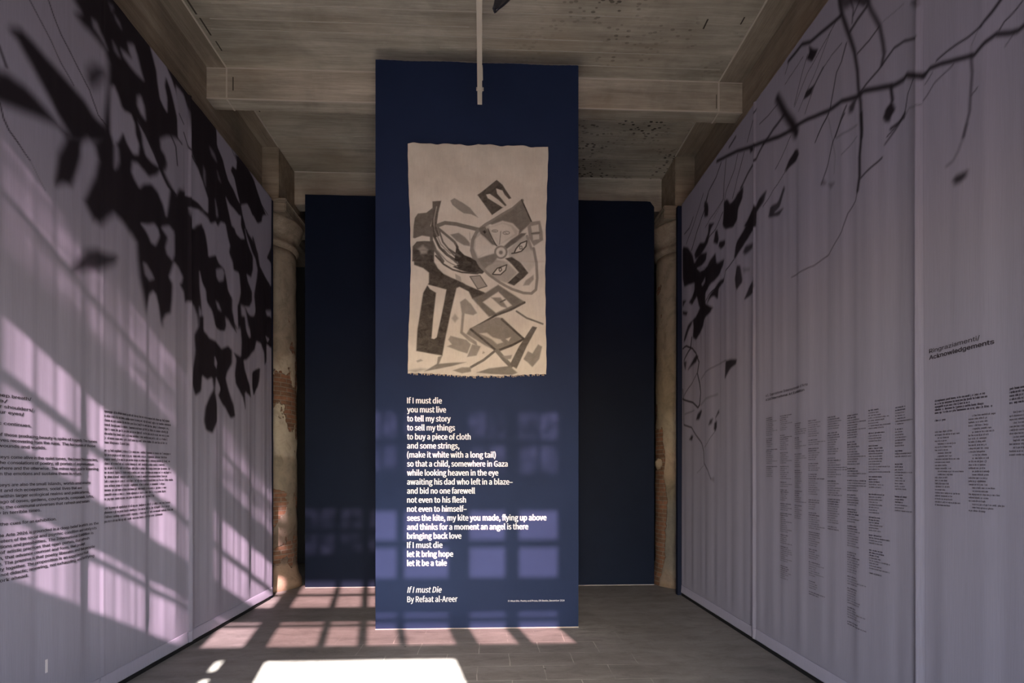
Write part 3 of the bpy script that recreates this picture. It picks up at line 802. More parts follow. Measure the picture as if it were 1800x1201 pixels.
('p',1,1.0,23,[5894,3218,5992,3246,6014,3233,6039,3129,6053,3102,6111,3052,6127,3046,6159,3063,6159,3081,6127,3167,6118,3194,6097,3263,6175,3299,6684,3445,6783,3421,6783,3120,6769,3067,6693,3070,6667,3072,6598,3082,6586,3056,6586,2899,6577,2865,6524,2824,6512,2836,6500,2943,6488,2973,6429,3039,6407,3051,6339,3054,6319,3039,6275,2952,6255,2929,6190,2886,6164,2867,6080,2802,6054,2787,5994,2765,5986,2749,6007,2680,6024,2649,6107,2543,6129,2506,6171,2399,6156,2387,6032,2425,6012,2404,6022,2249,6015,2242,5965,2355,5935,2387,5819,2460,5796,2485,5777,2562,5779,2596,5807,2717,5804,2746,5757,2789,5772,2795,5905,2788,5931,2810,5941,2939,5939,2980,5919,3084,5911,3116,5882,3198]),
('p',0,0.8,16,[6563,3174,6656,3167,6665,3158,6620,3115,6604,3116,6555,3167]),
('p',1,1.0,19,[6233,2691,6378,2757,6402,2749,6390,2639,6384,2609,6361,2547,6343,2520,6265,2431,6246,2429,6214,2500,6208,2534,6208,2658])]
RIGHT_PRINT=[
('s',1,1.0,15.2,15.2,15.2,[2893,3738,3032,3847,3058,3839,3139,3863,3272,3938,3375,3996,3439,4004,3599,4084,3749,4122,3997,4219,4165,4275]),
('s',1,1.0,16.8,16.8,16.8,[4168,4260,4415,4347,4656,4451,4904,4554,5179,4679,5640,4847]),
('s',1,1.0,11.5,11.5,11.5,[2308,3563,2375,3567,2414,3588,2481,3637,2529,3637,2591,3624,2675,3666,2780,3722,2854,3753,2893,3741]),
('s',1,1,18.4,18.4,12.5,[3635,4886,3623,4797,3599,4683,3529,4486,3472,4327,3439,4175,3428,4048,3407,3945,3396,3716]),
('s',1,1,12.6,12.6,12.6,[3401,3867,3394,3753,3415,3599,3415,3470,3435,3388]),
('s',1,0.75,5.9,5.9,4.4,[3435,3388,3456,3334,3540,3290,3599,3192,3755,3099,3925,3083,4071,3095,4229,3108]),
('s',1,0.9,7.0,7.0,7.0,[3401,3454,3323,3465,3223,3479]),
('s',1,1.0,14.0,14.0,14.0,[3611,4677,3697,4702,3855,4750,3967,4781,4071,4846,4262,4860]),
('p',1,1.0,14,[3974,4758,3932,4705,3917,4690,3876,4658,3872,4650,3893,4635,3903,4630,3939,4617,3954,4624,4003,4677,4006,4689,3979,4707,3976,4717,3981,4759]),
('s',1,1,35.1,35.1,41.3,[4432,4680,4319,4484,4213,4330,4154,4218]),
('s',1,0.85,15.5,15.5,15.5,[3375,4624,3312,4454,3243,4303,3214,4175,3204,4105,3223,4057]),
('s',1,0.9,8.0,8.0,8.0,[2933,3984,3050,4058,3129,4081,3214,4049,3312,4031,3428,4011]),
('s',1,0.9,6.3,6.3,6.3,[3252,4304,3333,4284,3439,4287]),
('s',1,0.4,5,3.3,3.3,[3214,4307,3050,4276]),
('s',1,0.9,12.3,12.3,12.3,[3354,4518,3439,4510,3512,4495]),
('s',1,0.7,7.4,7.4,7.4,[3517,4720,3483,4615,3495,4534]),
('s',1,0.8,14.4,14.4,14.4,[3483,4697,3375,4558]),
('s',1,0.7,9.1,9.1,9.1,[3417,4617,3483,4577]),
('p',1,0.85,32,[3621,4842,3542,4772,3499,4732,3339,4580,3315,4549,3330,4520,3352,4532,3463,4634,3495,4656,3563,4681,3582,4694,3617,4741,3625,4764,3634,4841]),
('s',1,0.85,5,3.7,3.7,[3672,4681,3814,4635,3997,4572,4180,4438]),
('s',1,0.85,6.9,6.9,6.9,[3552,4443,3599,4356,3660,4323,3723,4161,3736,4121]),
('s',1,0.85,5,4.3,4.3,[3997,4710,4071,4618,4180,4456]),
('s',1,0.85,5,3.3,3.3,[3723,4667,3882,4521,4117,4360]),
('s',1,0.85,5,3.5,3.5,[4056,4738,4313,4712]),
('s',1,0.85,5,4.5,4.5,[4262,4841,4313,4796]),
('s',1,0.85,7.6,7.6,7.6,[3552,4021,3623,3944,3672,3888]),
('s',1,0.85,5,4.8,4.8,[3749,4114,3882,4018]),
('s',1,0.85,5,3.9,3.9,[3599,4480,3710,4488,3814,4470]),
('s',1,0.85,5,3.8,3.8,[3910,4424,4026,4281]),
('s',1,0.85,9.0,9.0,9.0,[3814,4470,3910,4424,3997,4400]),
('p',1,1.0,12,[4044,4407,4016,4439,4000,4442,3936,4428,3928,4419,3949,4384,3965,4381,4036,4398]),
('s',1,1.0,11.3,11.3,11.3,[3157,3870,3146,3780]),
('p',1,1.0,14,[3211,3721,3197,3753,3188,3761,3154,3778,3145,3772,3128,3720,3131,3707,3169,3681,3181,3682,3209,3710]),
('s',1,0.9,5,4.5,4.5,[2973,3778,3024,3735,3050,3634,3129,3606,3185,3585]),
('s',1,0.9,9.8,9.8,9.8,[3058,3620,3157,3617]),
('s',1,0.4,5,4.4,4.4,[2905,3589,3015,3644,3058,3607]),
('p',1,0.8,23,[2988,4233,2931,4202,2921,4190,2921,4152,2926,4150,2959,4179,2969,4191,2994,4231]),
('p',1,0.9,21,[3523,4000,3489,4010,3478,4010,3445,3999,3445,3989,3478,3945,3489,3939,3523,3950,3529,3958,3529,3992]),
('s',1,0.9,5,4.6,4.6,[2349,3684,2392,3669,2441,3664,2464,3645]),
('s',1,1,10.5,10.5,7.9,[2447,3786,2505,3755,2553,3735]),
('s',1,0.9,6.2,6.2,6.2,[2553,3735,2629,3740,2737,3761,2809,3762]),
('s',1,0.7,8.8,8.8,8.8,[2610,3633,2603,3543,2610,3457,2616,3359,2649,3253]),
('s',1,0.7,5,4.4,4.4,[2572,3447,2603,3435]),
('s',1,0.5,5,4.6,4.6,[2397,3569,2436,3547]),
('s',1,0.6,5.3,5.3,5.3,[2709,3663,2824,3651,2893,3606]),
('s',1,0.6,5,4.2,4.2,[2839,3717,2885,3689]),
('s',1,0.4,5,3.3,3.3,[2566,3734,2610,3684,2610,3639]),
('s',1,0.35,9.9,9.9,9.9,[2632,3300,2651,3245,2679,3194,2710,3165,2747,3161]),
('p',1,0.95,21,[2711,3069,2693,3077,2682,3077,2633,3070,2626,3065,2631,3043,2637,3038,2662,3029,2671,3029,2694,3034,2700,3039,2712,3063]),
('p',1,1.0,16,[4323,4015,4260,4057,4236,4067,4162,4081,4142,4075,4106,4029,4109,4018,4159,3998,4189,3996,4312,4006]),
('s',1,0.9,6.0,6.0,6.0,[3755,4102,3821,4063,3907,3992]),
('s',1,0.9,7.3,7.3,4.4,[3570,3979,3707,3870,3771,3747,3838,3640]),
('p',1,0.6,20,[3842,3656,3817,3666,3809,3661,3791,3629,3792,3623,3817,3625,3824,3629,3843,3651]),
('p',1,0.55,20,[3759,3609,3688,3578,3683,3570,3724,3555,3736,3560,3766,3606]),
('s',1,0.9,10.7,10.7,4.9,[3052,3636,3107,3605,3199,3547]),
('s',1,0.35,5,3.9,3.9,[3755,4071,3676,3752,3691,3641]),
('s',1,0.35,7.5,7.5,7.5,[3442,3820,3660,3871]),
('s',1,0.45,5,4.6,4.6,[3442,3745,3599,3717]),
('p',1,0.9,15,[3203,3722,3160,3713,3154,3704,3163,3666,3169,3662,3195,3679,3201,3687,3210,3719]),
('s',1,0.9,5.6,5.6,5.6,[4786,4831,4884,4734,4965,4639]),
('s',1,0.9,11.2,11.2,11.2,[5201,4835,5340,4816]),
('s',1,0.9,8.9,8.9,8.9,[5536,4771,5666,4690,5859,4635,5975,4531]),
('s',1,0.9,7.4,7.4,7.4,[5412,4732,5461,4535,5486,4366]),
('s',1,0.9,6.1,6.1,6.1,[5156,4635,5224,4531,5412,4403,5461,4332]),
('s',1,0.9,5.9,5.9,5.9,[5027,4579,5134,4441,5269,4267]),
('s',1,0.9,13.2,13.2,13.2,[4656,4433,4786,4380,4965,4337,5091,4277]),
('s',1,0.9,13.9,13.9,13.9,[4319,4475,4498,4461,4656,4433]),
('s',1,0.9,5,4.4,4.4,[4432,4628,4585,4633,4730,4654]),
('s',1,0.9,5,4.2,4.2,[4228,4239,4351,4162,4465,4106]),
('s',1,0.9,5,3.9,3.9,[4319,3999,4515,3939,4656,3883]),
('s',1,0.9,5.5,4.4,4.4,[5486,4366,5775,4320,5945,4283]),
('s',1,0.9,5,4.2,4.2,[4805,4504,4825,4383]),
('p',1,1,19,[4913,4561,4854,4533,4844,4523,4844,4495,4852,4491,4896,4495,4906,4505,4921,4557]),
('p',1,1,16,[4311,3997,4266,4034,4246,4047,4180,4089,4161,4090,4118,4059,4118,4048,4161,4019,4187,4011,4299,3993]),
('p',1,0.9,17,[4580,3760,4554,3821,4534,3828,4447,3811,4419,3820,4347,3885,4333,3892,4321,3867,4330,3849,4389,3771,4410,3756,4471,3746,4462,3741,4354,3721,4345,3713,4405,3691,4437,3695,4562,3741]),
('p',1,0.9,18,[4803,3907,4789,3949,4774,3962,4704,3989,4681,3995,4614,4001,4607,3991,4633,3931,4650,3916,4717,3895,4739,3893,4795,3899]),
('p',1,1,21,[5504,4117,5467,4291,5448,4318,5376,4297,5357,4283,5322,4219,5298,4213,5196,4246,5161,4255,5065,4271,5048,4265,5048,4214,5062,4195,5142,4139,5162,4119,5195,4059,5207,4038,5241,3977,5279,3981,5475,4070]),
('p',1,1,19,[5032,3885,4940,3930,4911,3945,4837,3987,4820,3976,4791,3872,4786,3841,4786,3771,4819,3773,5012,3861]),
('p',1,1,23,[5963,4582,5899,4541,5884,4519,5863,4432,5874,4415,5959,4404,5975,4427,5975,4565]),
('p',1,1,19,[5467,4324,5401,4320,5381,4309,5332,4249,5307,4237,5214,4225,5182,4225,5094,4233,5076,4227,5061,4179,5069,4162,5127,4110,5140,4087,5155,4013,5171,3998,5247,3984,5280,3987,5391,4016,5423,4033,5489,4099,5495,4122,5462,4186,5459,4214,5475,4309]),
('p',1,1,18,[5234,3661,5204,3752,5180,3778,5077,3835,5041,3852,4943,3886,4912,3904,4832,3968,4812,3973,4773,3935,4769,3909,4781,3802,4802,3779,4908,3755,4943,3745,5041,3707,5072,3694,5145,3657,5168,3649,5229,3646]),
('p',1,0.9,17,[4775,3942,4724,3973,4706,3978,4657,3971,4653,3965,4677,3934,4692,3923,4755,3891,4769,3892,4781,3930]),
('p',1,0.9,25,[5051,3652,5009,3681,4982,3681,4873,3654,4856,3644,4870,3611,4891,3605,5001,3604,5025,3609,5054,3641]),
('s',1,1.0,5.9,5.9,5.9,[5240,3645,5411,3597,5478,3524,5740,3514,5999,3431]),
('p',1,1,21,[5945,4410,5945,4473,5938,4490,5899,4525,5889,4524,5865,4481,5863,4461,5870,4388,5881,4378,5936,4396]),
('s',1,1.0,8.6,8.6,8.6,[5867,4623,5972,4486,6166,4371,6373,4204]),
('s',1,1.0,5.5,5.5,5.5,[5999,4691,6224,4530,6530,4338]),
('s',1,0.9,7.9,7.9,7.9,[6313,4572,6435,4492,6594,4494]),
('p',1,1,21,[5863,4196,5844,4265,5824,4270,5731,4235,5724,4224,5780,4196,5800,4177,5856,4094,5890,4073,6029,4036,6079,4031,6227,4041,6257,4053,6279,4112,6260,4130,6132,4175,6091,4175,5990,4132,5958,4132,5880,4176]),
('p',1,1,20,[5733,4039,5697,4113,5684,4126,5648,4125,5637,4110,5611,4024,5611,4003,5637,3970,5654,3972,5727,4017]),
('p',1,1,20,[5615,3939,5597,3969,5573,3967,5454,3931,5433,3918,5433,3883,5448,3876,5532,3875,5556,3882,5609,3926]),
('s',1,0.7,5,2.9,2.9,[5456,4411,5501,4356,5740,4281]),
('s',1,0.9,6.5,6.5,6.5,[5501,4238,5690,4147,5893,4111]),
('p',1,1,22,[6634,4356,6491,4288,6450,4258,6359,4153,6335,4118,6291,4026,6260,4016,6132,4047,6080,4043,5920,3994,5896,3976,5915,3921,5940,3909,6060,3892,6064,3881,5963,3835,5935,3827,5877,3828,5843,3839,5713,3894,5687,3886,5669,3789,5638,3768,5482,3744,5462,3732,5495,3687,5516,3672,5602,3631,5640,3620,5767,3597,5809,3586,5925,3548,5952,3524,5992,3425,6017,3413,6119,3445,6145,3470,6188,3581,6218,3594,6350,3553,6381,3553,6427,3592,6415,3612,6302,3685,6283,3709,6283,3775,6322,3793,6552,3830,6603,3854,6652,3949,6660,4018,6660,4316]),
('p',1,1,20,[5876,3421,5781,3490,5745,3510,5637,3555,5596,3561,5476,3547,5459,3540,5475,3510,5496,3503,5599,3495,5621,3479,5639,3395,5654,3390,5727,3443,5759,3447,5872,3414]),
('p',1,0.95,18,[5211,3465,5166,3544,5150,3555,5106,3538,5093,3513,5064,3388,5072,3360,5145,3325,5163,3324,5193,3354,5201,3372,5216,3439]),
('p',1,0.5,32,[5041,3485,4943,3442,4941,3436,5025,3448,5042,3455,5056,3487]),
('p',1,0.95,17,[5027,3193,4957,3269,4928,3288,4835,3319,4817,3311,4809,3232,4819,3215,4879,3196,4909,3191,5020,3181]),
('p',1,1,24,[6639,3687,6518,3649,6518,3638,6639,3614,6660,3621,6660,3683]),
('p',0,0.8,15,[6191,3924,6086,3908,6052,3894,5961,3828,5966,3820,6088,3841,6122,3856,6196,3916]),
('p',0,0.8,15,[6040,3691,5959,3726,5945,3725,5945,3686,5956,3675,6016,3657,6030,3658,6050,3681]),
('p',1,1,22,[6186,3620,5980,3552,5945,3527,5945,3449,5918,3421,5766,3343,5746,3324,5783,3289,5813,3282,5948,3275,5979,3261,6019,3193,6051,3170,6198,3102,6239,3098,6327,3144,6339,3168,6317,3254,6317,3280,6339,3345,6367,3332,6505,3190,6542,3163,6614,3154,6602,3179,6459,3323,6403,3352,6225,3376,6184,3389,6121,3435,6124,3467,6209,3608]),
('p',1,1,23,[6634,3554,6491,3503,6470,3489,6494,3462,6518,3465,6639,3508,6660,3522,6660,3557]),
('s',1,0.95,11.3,11.3,11.3,[6373,3160,6404,3031,6594,2922]),
('s',1,1.0,11.0,11.0,11.0,[6660,3090,6498,3087,6343,3017,6224,2935,6138,2818,6181,2694,6124,2575,6096,2462,6124,2324,6166,2296,6313,2370,6660,2462]),
('p',1,1,22,[6454,2792,6385,2855,6353,2873,6243,2916,6215,2919,6161,2891,6161,2880,6215,2842,6243,2833,6353,2822,6385,2815,6454,2786]),
('p',1,0.9,23,[6610,2915,6514,2904,6502,2888,6526,2807,6542,2809,6614,2901]),
('s',1,0.7,7.8,7.8,7.8,[6195,2697,6373,2605,6594,2488]),
('s',1,0.4,9.1,9.1,9.1,[6082,2611,5945,2662,5690,2686,5411,2689]),
('p',1,0.97,19,[5442,2517,5425,2657,5409,2682,5337,2681,5302,2676,5179,2650,5160,2641,5175,2609,5197,2602,5305,2588,5339,2574,5429,2505]),
('s',1,0.3,12.9,12.9,12.9,[6082,2319,5945,2365,5642,2375]),
('p',1,1,22,[6218,2167,6186,2213,6168,2227,6094,2259,6078,2261,6057,2243,6065,2229,6127,2163,6149,2152,6213,2158]),
('s',1,0.7,5.0,4.0,4.0,[5594,2208,5690,2128,5666,2055,5690,2006,5715,1978,5867,1874,5972,1827]),
('p',1,1,20,[5726,2019,5716,2071,5707,2082,5662,2092,5654,2085,5654,2033,5659,2019,5686,1991,5695,1989,5722,2006]),
('p',1,0.9,21,[5836,2068,5807,2111,5794,2121,5748,2131,5743,2125,5761,2082,5774,2072,5831,2062]),
('p',1,1,20,[5681,2138,5627,2192,5614,2198,5593,2181,5602,2172,5677,2135]),
('s',1,0.9,10.9,10.9,6.5,[6660,2580,6621,2421,6611,2138,6373,2083,6224,1982,6054,1873,5999,1785,5986,1646,5867,1571,5790,1478]),
('p',1,1,23,[6427,1946,6381,1985,6365,1990,6321,1979,6319,1970,6352,1930,6368,1925,6425,1937]),
('s',1,0.4,5.3,5.3,5.3,[5999,1625,6195,1539]),
('p',1,0.4,20,[5802,1480,5728,1496,5715,1491,5715,1446,5728,1443,5802,1472]),
('s',1,0.4,10.1,10.1,10.1,[6562,2262,6283,2277])]
CANVAS_STROKES=[
('p',0.85,1.0,5.2,[-128,4277,62,4431,119,4385,150,4335,207,4253,181,4242,140,4283,119,4324,57,4343,67,4292,119,4231,160,4180,16,4085]),
('p',0,1,5.2,[-41,4284,-5,4290,78,4230,150,4165,119,4159,37,4209,-25,4249]),
('p',0.55,1.0,5.2,[-394,4221,-354,4247,-272,4203,-200,4153,-159,4102,-118,4056,-190,4091,-261,4100,-323,4140,-374,4180]),
('p',0.75,1.0,5.2,[-757,3845,-751,3968,-741,4040,-711,4086,-629,4098,-568,4145,-558,4074,-588,3971,-588,3858,-670,3867,-741,3840]),
('p',0.8,1.0,5.2,[-568,4207,-481,4214,-512,4095,-527,3972,-497,3870,-553,3848,-588,3930,-568,4074]),
('s',0.4,1,4.1,4.1,4.1,[-527,4156,-553,4033,-553,3869]),
('s',0.85,1,4.1,12.4,12.4,[-568,3961,-553,3869,-497,3757,-425,3686,-333,3626]),
('s',0.75,1,4.1,8.2,8.2,[-512,3952,-466,3809,-374,3697,-302,3627]),
('s',0.6,1,4.1,5.2,5.2,[-548,3930,-486,3788,-394,3697]),
('s',0.75,1,4.1,15.5,15.5,[-578,3950,-578,3827,-537,3725,-466,3623]),
('p',0.82,1.0,5.2,[-762,3763,-721,3810,-650,3816,-568,3817,-548,3777,-553,3622,-767,3618]),
('p',0.5,1.0,18.5,[-706,3743,-660,3775,-614,3734,-629,3688,-680,3682,-711,3712]),
('s',0.68,1,4.1,19.6,19.6,[-517,3972,-446,3999,-333,3991,-210,3962,-118,3938]),
('s',0.72,1,4.1,12.4,12.4,[-507,3941,-425,3871,-354,3811,-323,3760]),
('p',0.58,1.0,8.2,[-394,3882,-313,3904,-251,3864,-200,3803,-200,3772,-261,3781,-333,3821,-374,3862]),
('p',0.92,1.0,5.2,[-333,3790,-302,3729,-251,3679,-190,3659,-149,3628,-354,3625,-343,3698]),
('s',0.5,1,4.1,2.6,2.6,[-203,3906,-200,3834]),
('p',0.3,1.0,14.4,[-179,3731,-169,3855,-107,3959,-15,3991,47,3797,-128,3650]),
('p',0,0.85,8.2,[-149,3732,-143,3845,-97,3887,37,3766,-118,3671]),
('s',0.6,1,4.1,16.5,16.5,[-154,3628,-184,3731,-174,3834,-133,3917,-46,3991,78,4065,222,4150,315,4235]),
('p',0.7,1.0,9.3,[-15,4002,78,4055,212,4135,310,4240,413,4025,387,3999,325,3946,274,3883,284,3945,222,4006,119,4030,16,3992]),
('s',0.9,1,4.1,6.2,6.2,[310,4240,408,4025]),
('p',0.25,1.0,14.4,[-5,3971,119,4014,212,3996,274,3935,263,3893,78,3787]),
('p',0,0.8,10.3,[-5,3961,119,4004,201,3975,243,3903,88,3798]),
('p',0.72,1.0,5.2,[-118,3948,-56,3975,-15,3919,16,3838,78,3777,16,3796,-56,3867,-97,3897]),
('p',0.95,1.0,6.2,[-75,3923,-56,3934,-40,3917,-56,3898]),
('s',0.9,1,4.1,5.2,5.2,[-25,3950,16,3858,62,3782]),
('s',0.8,1,4.1,3.1,3.1,[103,3927,90,3798]),
('s',0.75,1,4.1,3.1,3.1,[73,3931,69,3925,58,3921,44,3919,29,3921,19,3925,15,3930,19,3936,29,3940,44,3942,58,3941,69,3937,73,3931]),
('s',0.75,1,4.1,3.1,3.1,[190,3913,186,3905,174,3899,157,3897,141,3898,128,3904,124,3912,128,3919,141,3925,157,3928,174,3926,186,3920,190,3913]),
('s',0.7,1,4.1,2.6,2.6,[140,3917,165,3902]),
('s',0.7,1,4.1,2.6,2.6,[31,3930,52,3929]),
('p',0.75,1.0,8.2,[119,3767,201,3841,305,3915,356,3916,315,3853,201,3779,150,3742]),
('p',0.28,1.0,12.4,[170,3737,325,3884,367,3885,429,3690,439,3637,201,3633]),
('p',0,1,4.1,[232,3707,253,3759,300,3811,362,3838,351,3781,305,3729]),
('s',0.9,1,4.1,6.7,6.7,[212,3707,253,3713,305,3729,351,3781,362,3838,300,3811,253,3754,234,3709]),
('s',0.9,1,4.1,4.1,4.1,[289,3780,310,3781,313,3755,292,3751,289,3780]),
('s',0.5,1,4.1,13.4,13.4,[362,3885,398,3782,429,3690,444,3628]),
('p',0.55,1.0,7.2,[367,3978,398,4025,491,4037,517,3929,522,3846,429,3783,382,3864]),
('p',0,0.8,6.2,[403,3984,475,4000,481,3933,413,3922]),
('p',0,0.8,6.2,[418,3896,481,3902,483,3856,424,3844]),
('s',0.75,1,4.1,6.2,6.2,[408,3911,486,3918]),
('p',0,0.9,5.2,[165,3722,161,3698,147,3677,127,3664,103,3659,80,3663,60,3676,46,3696,42,3720,46,3743,60,3764,80,3777,103,3782,127,3778,147,3765,161,3745]),
('s',0.6,1,4.1,9.3,9.3,[161,3721,157,3699,144,3680,126,3668,103,3663,81,3667,63,3679,50,3698,46,3720,50,3742,63,3761,81,3773,103,3778,126,3774,144,3762,157,3743,161,3721]),
('p',0.65,1.0,9.3,[124,3718,118,3703,103,3697,89,3703,83,3717,89,3732,103,3738,118,3732]),
('p',0.88,1.0,7.9,[-760,3730,-560,3733,-560,3633,-515,3555,-459,3500,-370,3456,-292,3424,-236,3391,-68,3326,-12,3293,-124,3247,-180,3257,-214,3324,-303,3368,-331,3356,-392,3109,-437,2884,-471,2694,-604,2715,-726,2736,-715,2949,-682,3172,-660,3307,-604,3408,-604,3509,-660,3553,-749,3585]),
('p',0,1,6.7,[-621,3391,-432,3343,-459,3198,-526,2872,-551,2855,-576,2861,-560,3062,-532,3309,-593,3347]),
('p',0.5,1.0,15.7,[-693,3731,-615,3732,-626,3699,-682,3692]),
('p',0.92,1.0,6.7,[-348,3670,-281,3693,-191,3661,-124,3617,-57,3528,-79,3505,-191,3509,-303,3536,-370,3568,-314,3592]),
('s',0.85,1,4.5,9.0,9.0,[-537,3678,-459,3595,-370,3540,-281,3514,-124,3507]),
('s',0.75,1,4.5,7.9,7.9,[-459,3735,-381,3647,-314,3592]),
('s',0.8,1,4.5,10.1,10.1,[-404,3736,-303,3670]),
('s',0.6,1,4.5,5.6,5.6,[-526,3734,-426,3624,-325,3569]),
('p',0.45,1.0,5.6,[-202,3476,-102,3488,-34,3383,-124,3353]),
('s',0.8,1,4.5,5.1,5.1,[-202,3476,-102,3488,-34,3383,-124,3353,-202,3476]),
('p',0.4,1.0,5.6,[-348,3501,-292,3469,-281,3413,-337,3446]),
('p',0.38,1.0,15.7,[-102,3606,55,3654,168,3622,269,3522,168,3419,78,3440,-34,3517]),
('p',0.65,1.0,11.2,[-135,3651,44,3710,78,3676,22,3608,-23,3585,-57,3551,-102,3595]),
('p',0.22,1.0,18.0,[213,3678,326,3725,439,3750,455,3615,382,3523,303,3612]),
('s',0.58,1,4.5,13.5,13.5,[-180,3751,-147,3673,-102,3584,-12,3495,100,3418,213,3358,326,3318,405,3315,450,3355,463,3468,455,3615,427,3761]),
('p',0.87,1.0,6.7,[145,3661,213,3673,303,3612,376,3518,326,3466,235,3392,168,3419,281,3522,213,3600]),
('p',0,1,4.5,[22,3507,67,3564,162,3599,151,3548,100,3502]),
('s',0.92,1,4.5,5.6,5.6,[22,3505,67,3564,162,3599,151,3548,100,3502,24,3502]),
('s',0.9,1,4.5,5.1,5.1,[87,3564,106,3570,112,3548,95,3533,85,3547,87,3564]),
('p',0.5,1.0,9.0,[323,3393,348,3444,427,3502,429,3457,382,3397]),
('p',0.7,1.0,10.1,[78,3401,339,3230,213,3150,55,3097,-12,3080,-180,3257,-68,3303]),
('p',0,1,9.0,[78,3328,213,3195,55,3120,-74,3225]),
('p',0.6,1.0,9.0,[5,3271,100,3272,173,3166,106,3182]),
('s',0.8,1,4.5,7.9,7.9,[100,3227,145,3250]),
('s',0.85,1,4.5,11.2,11.2,[337,3224,190,3149,44,3091,-191,2954]),
('p',0.62,1.0,10.1,[55,3080,123,3070,331,2869,213,2790,78,2732,-57,2798,-236,2909,-202,2965]),
('p',0,0.85,10.1,[-107,2916,-34,2922,22,2878,100,2856,123,2828,67,2811,10,2861]),
('p',0,0.9,6.7,[151,2862,202,2882,179,2840]),
('s',0.85,1,4.5,11.2,11.2,[112,3058,331,2867]),
('s',0.85,1,4.5,11.2,11.2,[331,2867,213,2801,78,2749]),
('s',0.85,1,4.5,11.2,11.2,[-191,2954,-57,2843,55,2749]),
('s',0.72,1,4.5,9.0,9.0,[258,3139,359,3073,518,3018]),
('s',0.75,1,4.5,12.4,12.4,[44,2743,-68,2652,-191,2584]),
('s',0.7,1,4.5,21.4,21.4,[67,2743,134,2665,202,2598]),
('p',0.78,1.0,5.6,[416,2994,463,2984,359,2791,258,2570,190,2609,281,2790]),
('p',0.6,1.0,7.9,[326,2667,371,2746,416,2724,472,2814,512,2792,484,2668,416,2589,371,2633]),
('p',0.55,1.0,7.9,[-298,3222,-247,3256,-191,3206,-130,3117,-169,3095,-253,3110,-264,3009,-270,2931,-135,2831,-124,2786,-214,2842,-298,2919,-281,3110]),
('p',0.4,1.0,13.5,[-381,3064,-348,3109,-314,3065,-348,3020]),
('p',0.55,1.0,7.9,[-426,2784,-381,2806,-415,2851,-392,2890,-236,2853,-191,2808,-225,2718,-303,2740]),
('p',0.55,1.0,7.9,[-180,2808,-96,2787,-135,2697,-230,2684]),
('p',0.65,1.0,7.9,[-649,2536,-526,2615,-515,2682,-471,2694,-504,2615,-370,2627,-236,2634,-370,2594,-537,2559]),
('p',0.6,1.0,7.9,[-370,2549,-281,2583,-191,2584,-191,2539,-281,2522]),
('p',0.66,1.0,7.9,[-135,2530,-12,2574,190,2598,269,2531,213,2508,-12,2518]),
('p',0.55,1.0,7.9,[117,2693,213,2705,202,2666,157,2660]),
('p',0.5,1.0,5.6,[-74,2742,-51,2725,-79,2714]),
('p',0.45,1.0,6.7,[-726,2641,-682,2658,-660,2642,-715,2624]),
('p',0.4,1.0,18.0,[-804,2546,-682,2569,-615,2558,-738,2524])]


def smooth(x):
    x = np.clip(x, 0, 1)
    return x * x * (3 - 2 * x)

def seg_dist(px, py, ax, ay, bx, by):
    dx, dy = bx - ax, by - ay
    L2 = dx * dx + dy * dy + 1e-12
    t = np.clip(((px - ax) * dx + (py - ay) * dy) / L2, 0, 1)
    return np.hypot(px - ax - t * dx, py - ay - t * dy), t

def paint_print(u, z, ops):
    """rasterise the printed shapes on points u, z (metres); returns 0..1 ink"""
    ink = np.zeros_like(u)
    for kind, val, op, blur, *rest in ops:
        b = blur / 1000
        if kind == 'p':
            pts = np.array(rest[0], float).reshape(-1, 2) / 1000
            pad = b
        else:
            r0, r1, fl = rest
            pts = np.array(fl, float).reshape(-1, 2) / 1000
            pad = b + max(r0, r1) / 1000
        lo, hi = pts.min(0) - pad, pts.max(0) + pad
        idx = np.nonzero((u > lo[0]) & (u < hi[0]) & (z > lo[1]) & (z < hi[1]))[0]
        if not len(idx):
            continue
        pu, pz = u[idx], z[idx]
        if kind == 'p':
            d = np.full(len(idx), 1e9)
            inside = np.zeros(len(idx), bool)
            n = len(pts)
            for i in range(n):
                a, c = pts[i], pts[(i + 1) % n]
                dd, _ = seg_dist(pu, pz, *a, *c)
                d = np.minimum(d, dd)
                if a[1] != c[1]:
                    cross = ((a[1] > pz) != (c[1] > pz)) & (pu < (c[0] - a[0]) * (pz - a[1]) / (c[1] - a[1]) + a[0])
                    inside ^= cross
            sd = np.where(inside, d, -d)
            al = smooth(0.5 + 0.5 * sd / b)
        else:
            n = len(pts) - 1
            al = np.zeros(len(idx))
            for i in range(n):
                dd, tt = seg_dist(pu, pz, *pts[i], *pts[i + 1])
                rad = (r0 + (r1 - r0) * (i + tt) / n) / 1000
                al = np.maximum(al, smooth(0.5 + 0.5 * (rad - dd) / b))
        al = al * op
        ink[idx] = ink[idx] * (1 - al) + val * al
    return ink

def grid_mesh(name, co, nu, nv, m, flip=False, attr=None):
    me = bpy.data.meshes.new(name)
    nvt = nu * nv
    me.vertices.add(nvt)
    me.vertices.foreach_set('co', co.astype(np.float32).ravel())
    i = (np.arange(nu - 1)[:, None] * nv + np.arange(nv - 1)[None, :]).ravel()
    q = np.stack([i, i + nv, i + nv + 1, i + 1], 1)
    if flip:
        q = q[:, ::-1]
    nf = len(q)
    me.loops.add(nf * 4)
    me.loops.foreach_set('vertex_index', q.astype(np.int32).ravel())
    me.polygons.add(nf)
    me.polygons.foreach_set('loop_start', np.arange(0, nf * 4, 4, dtype=np.int32))
    me.polygons.foreach_set('loop_total', np.full(nf, 4, dtype=np.int32))
    me.polygons.foreach_set('use_smooth', np.ones(nf, bool))
    if attr:
        a = me.attributes.new(attr[0], 'FLOAT', 'POINT')
        a.data.foreach_set('value', attr[1].astype(np.float32))
    me.update(calc_edges=True)
    me.validate()
    return link(name, me, m)

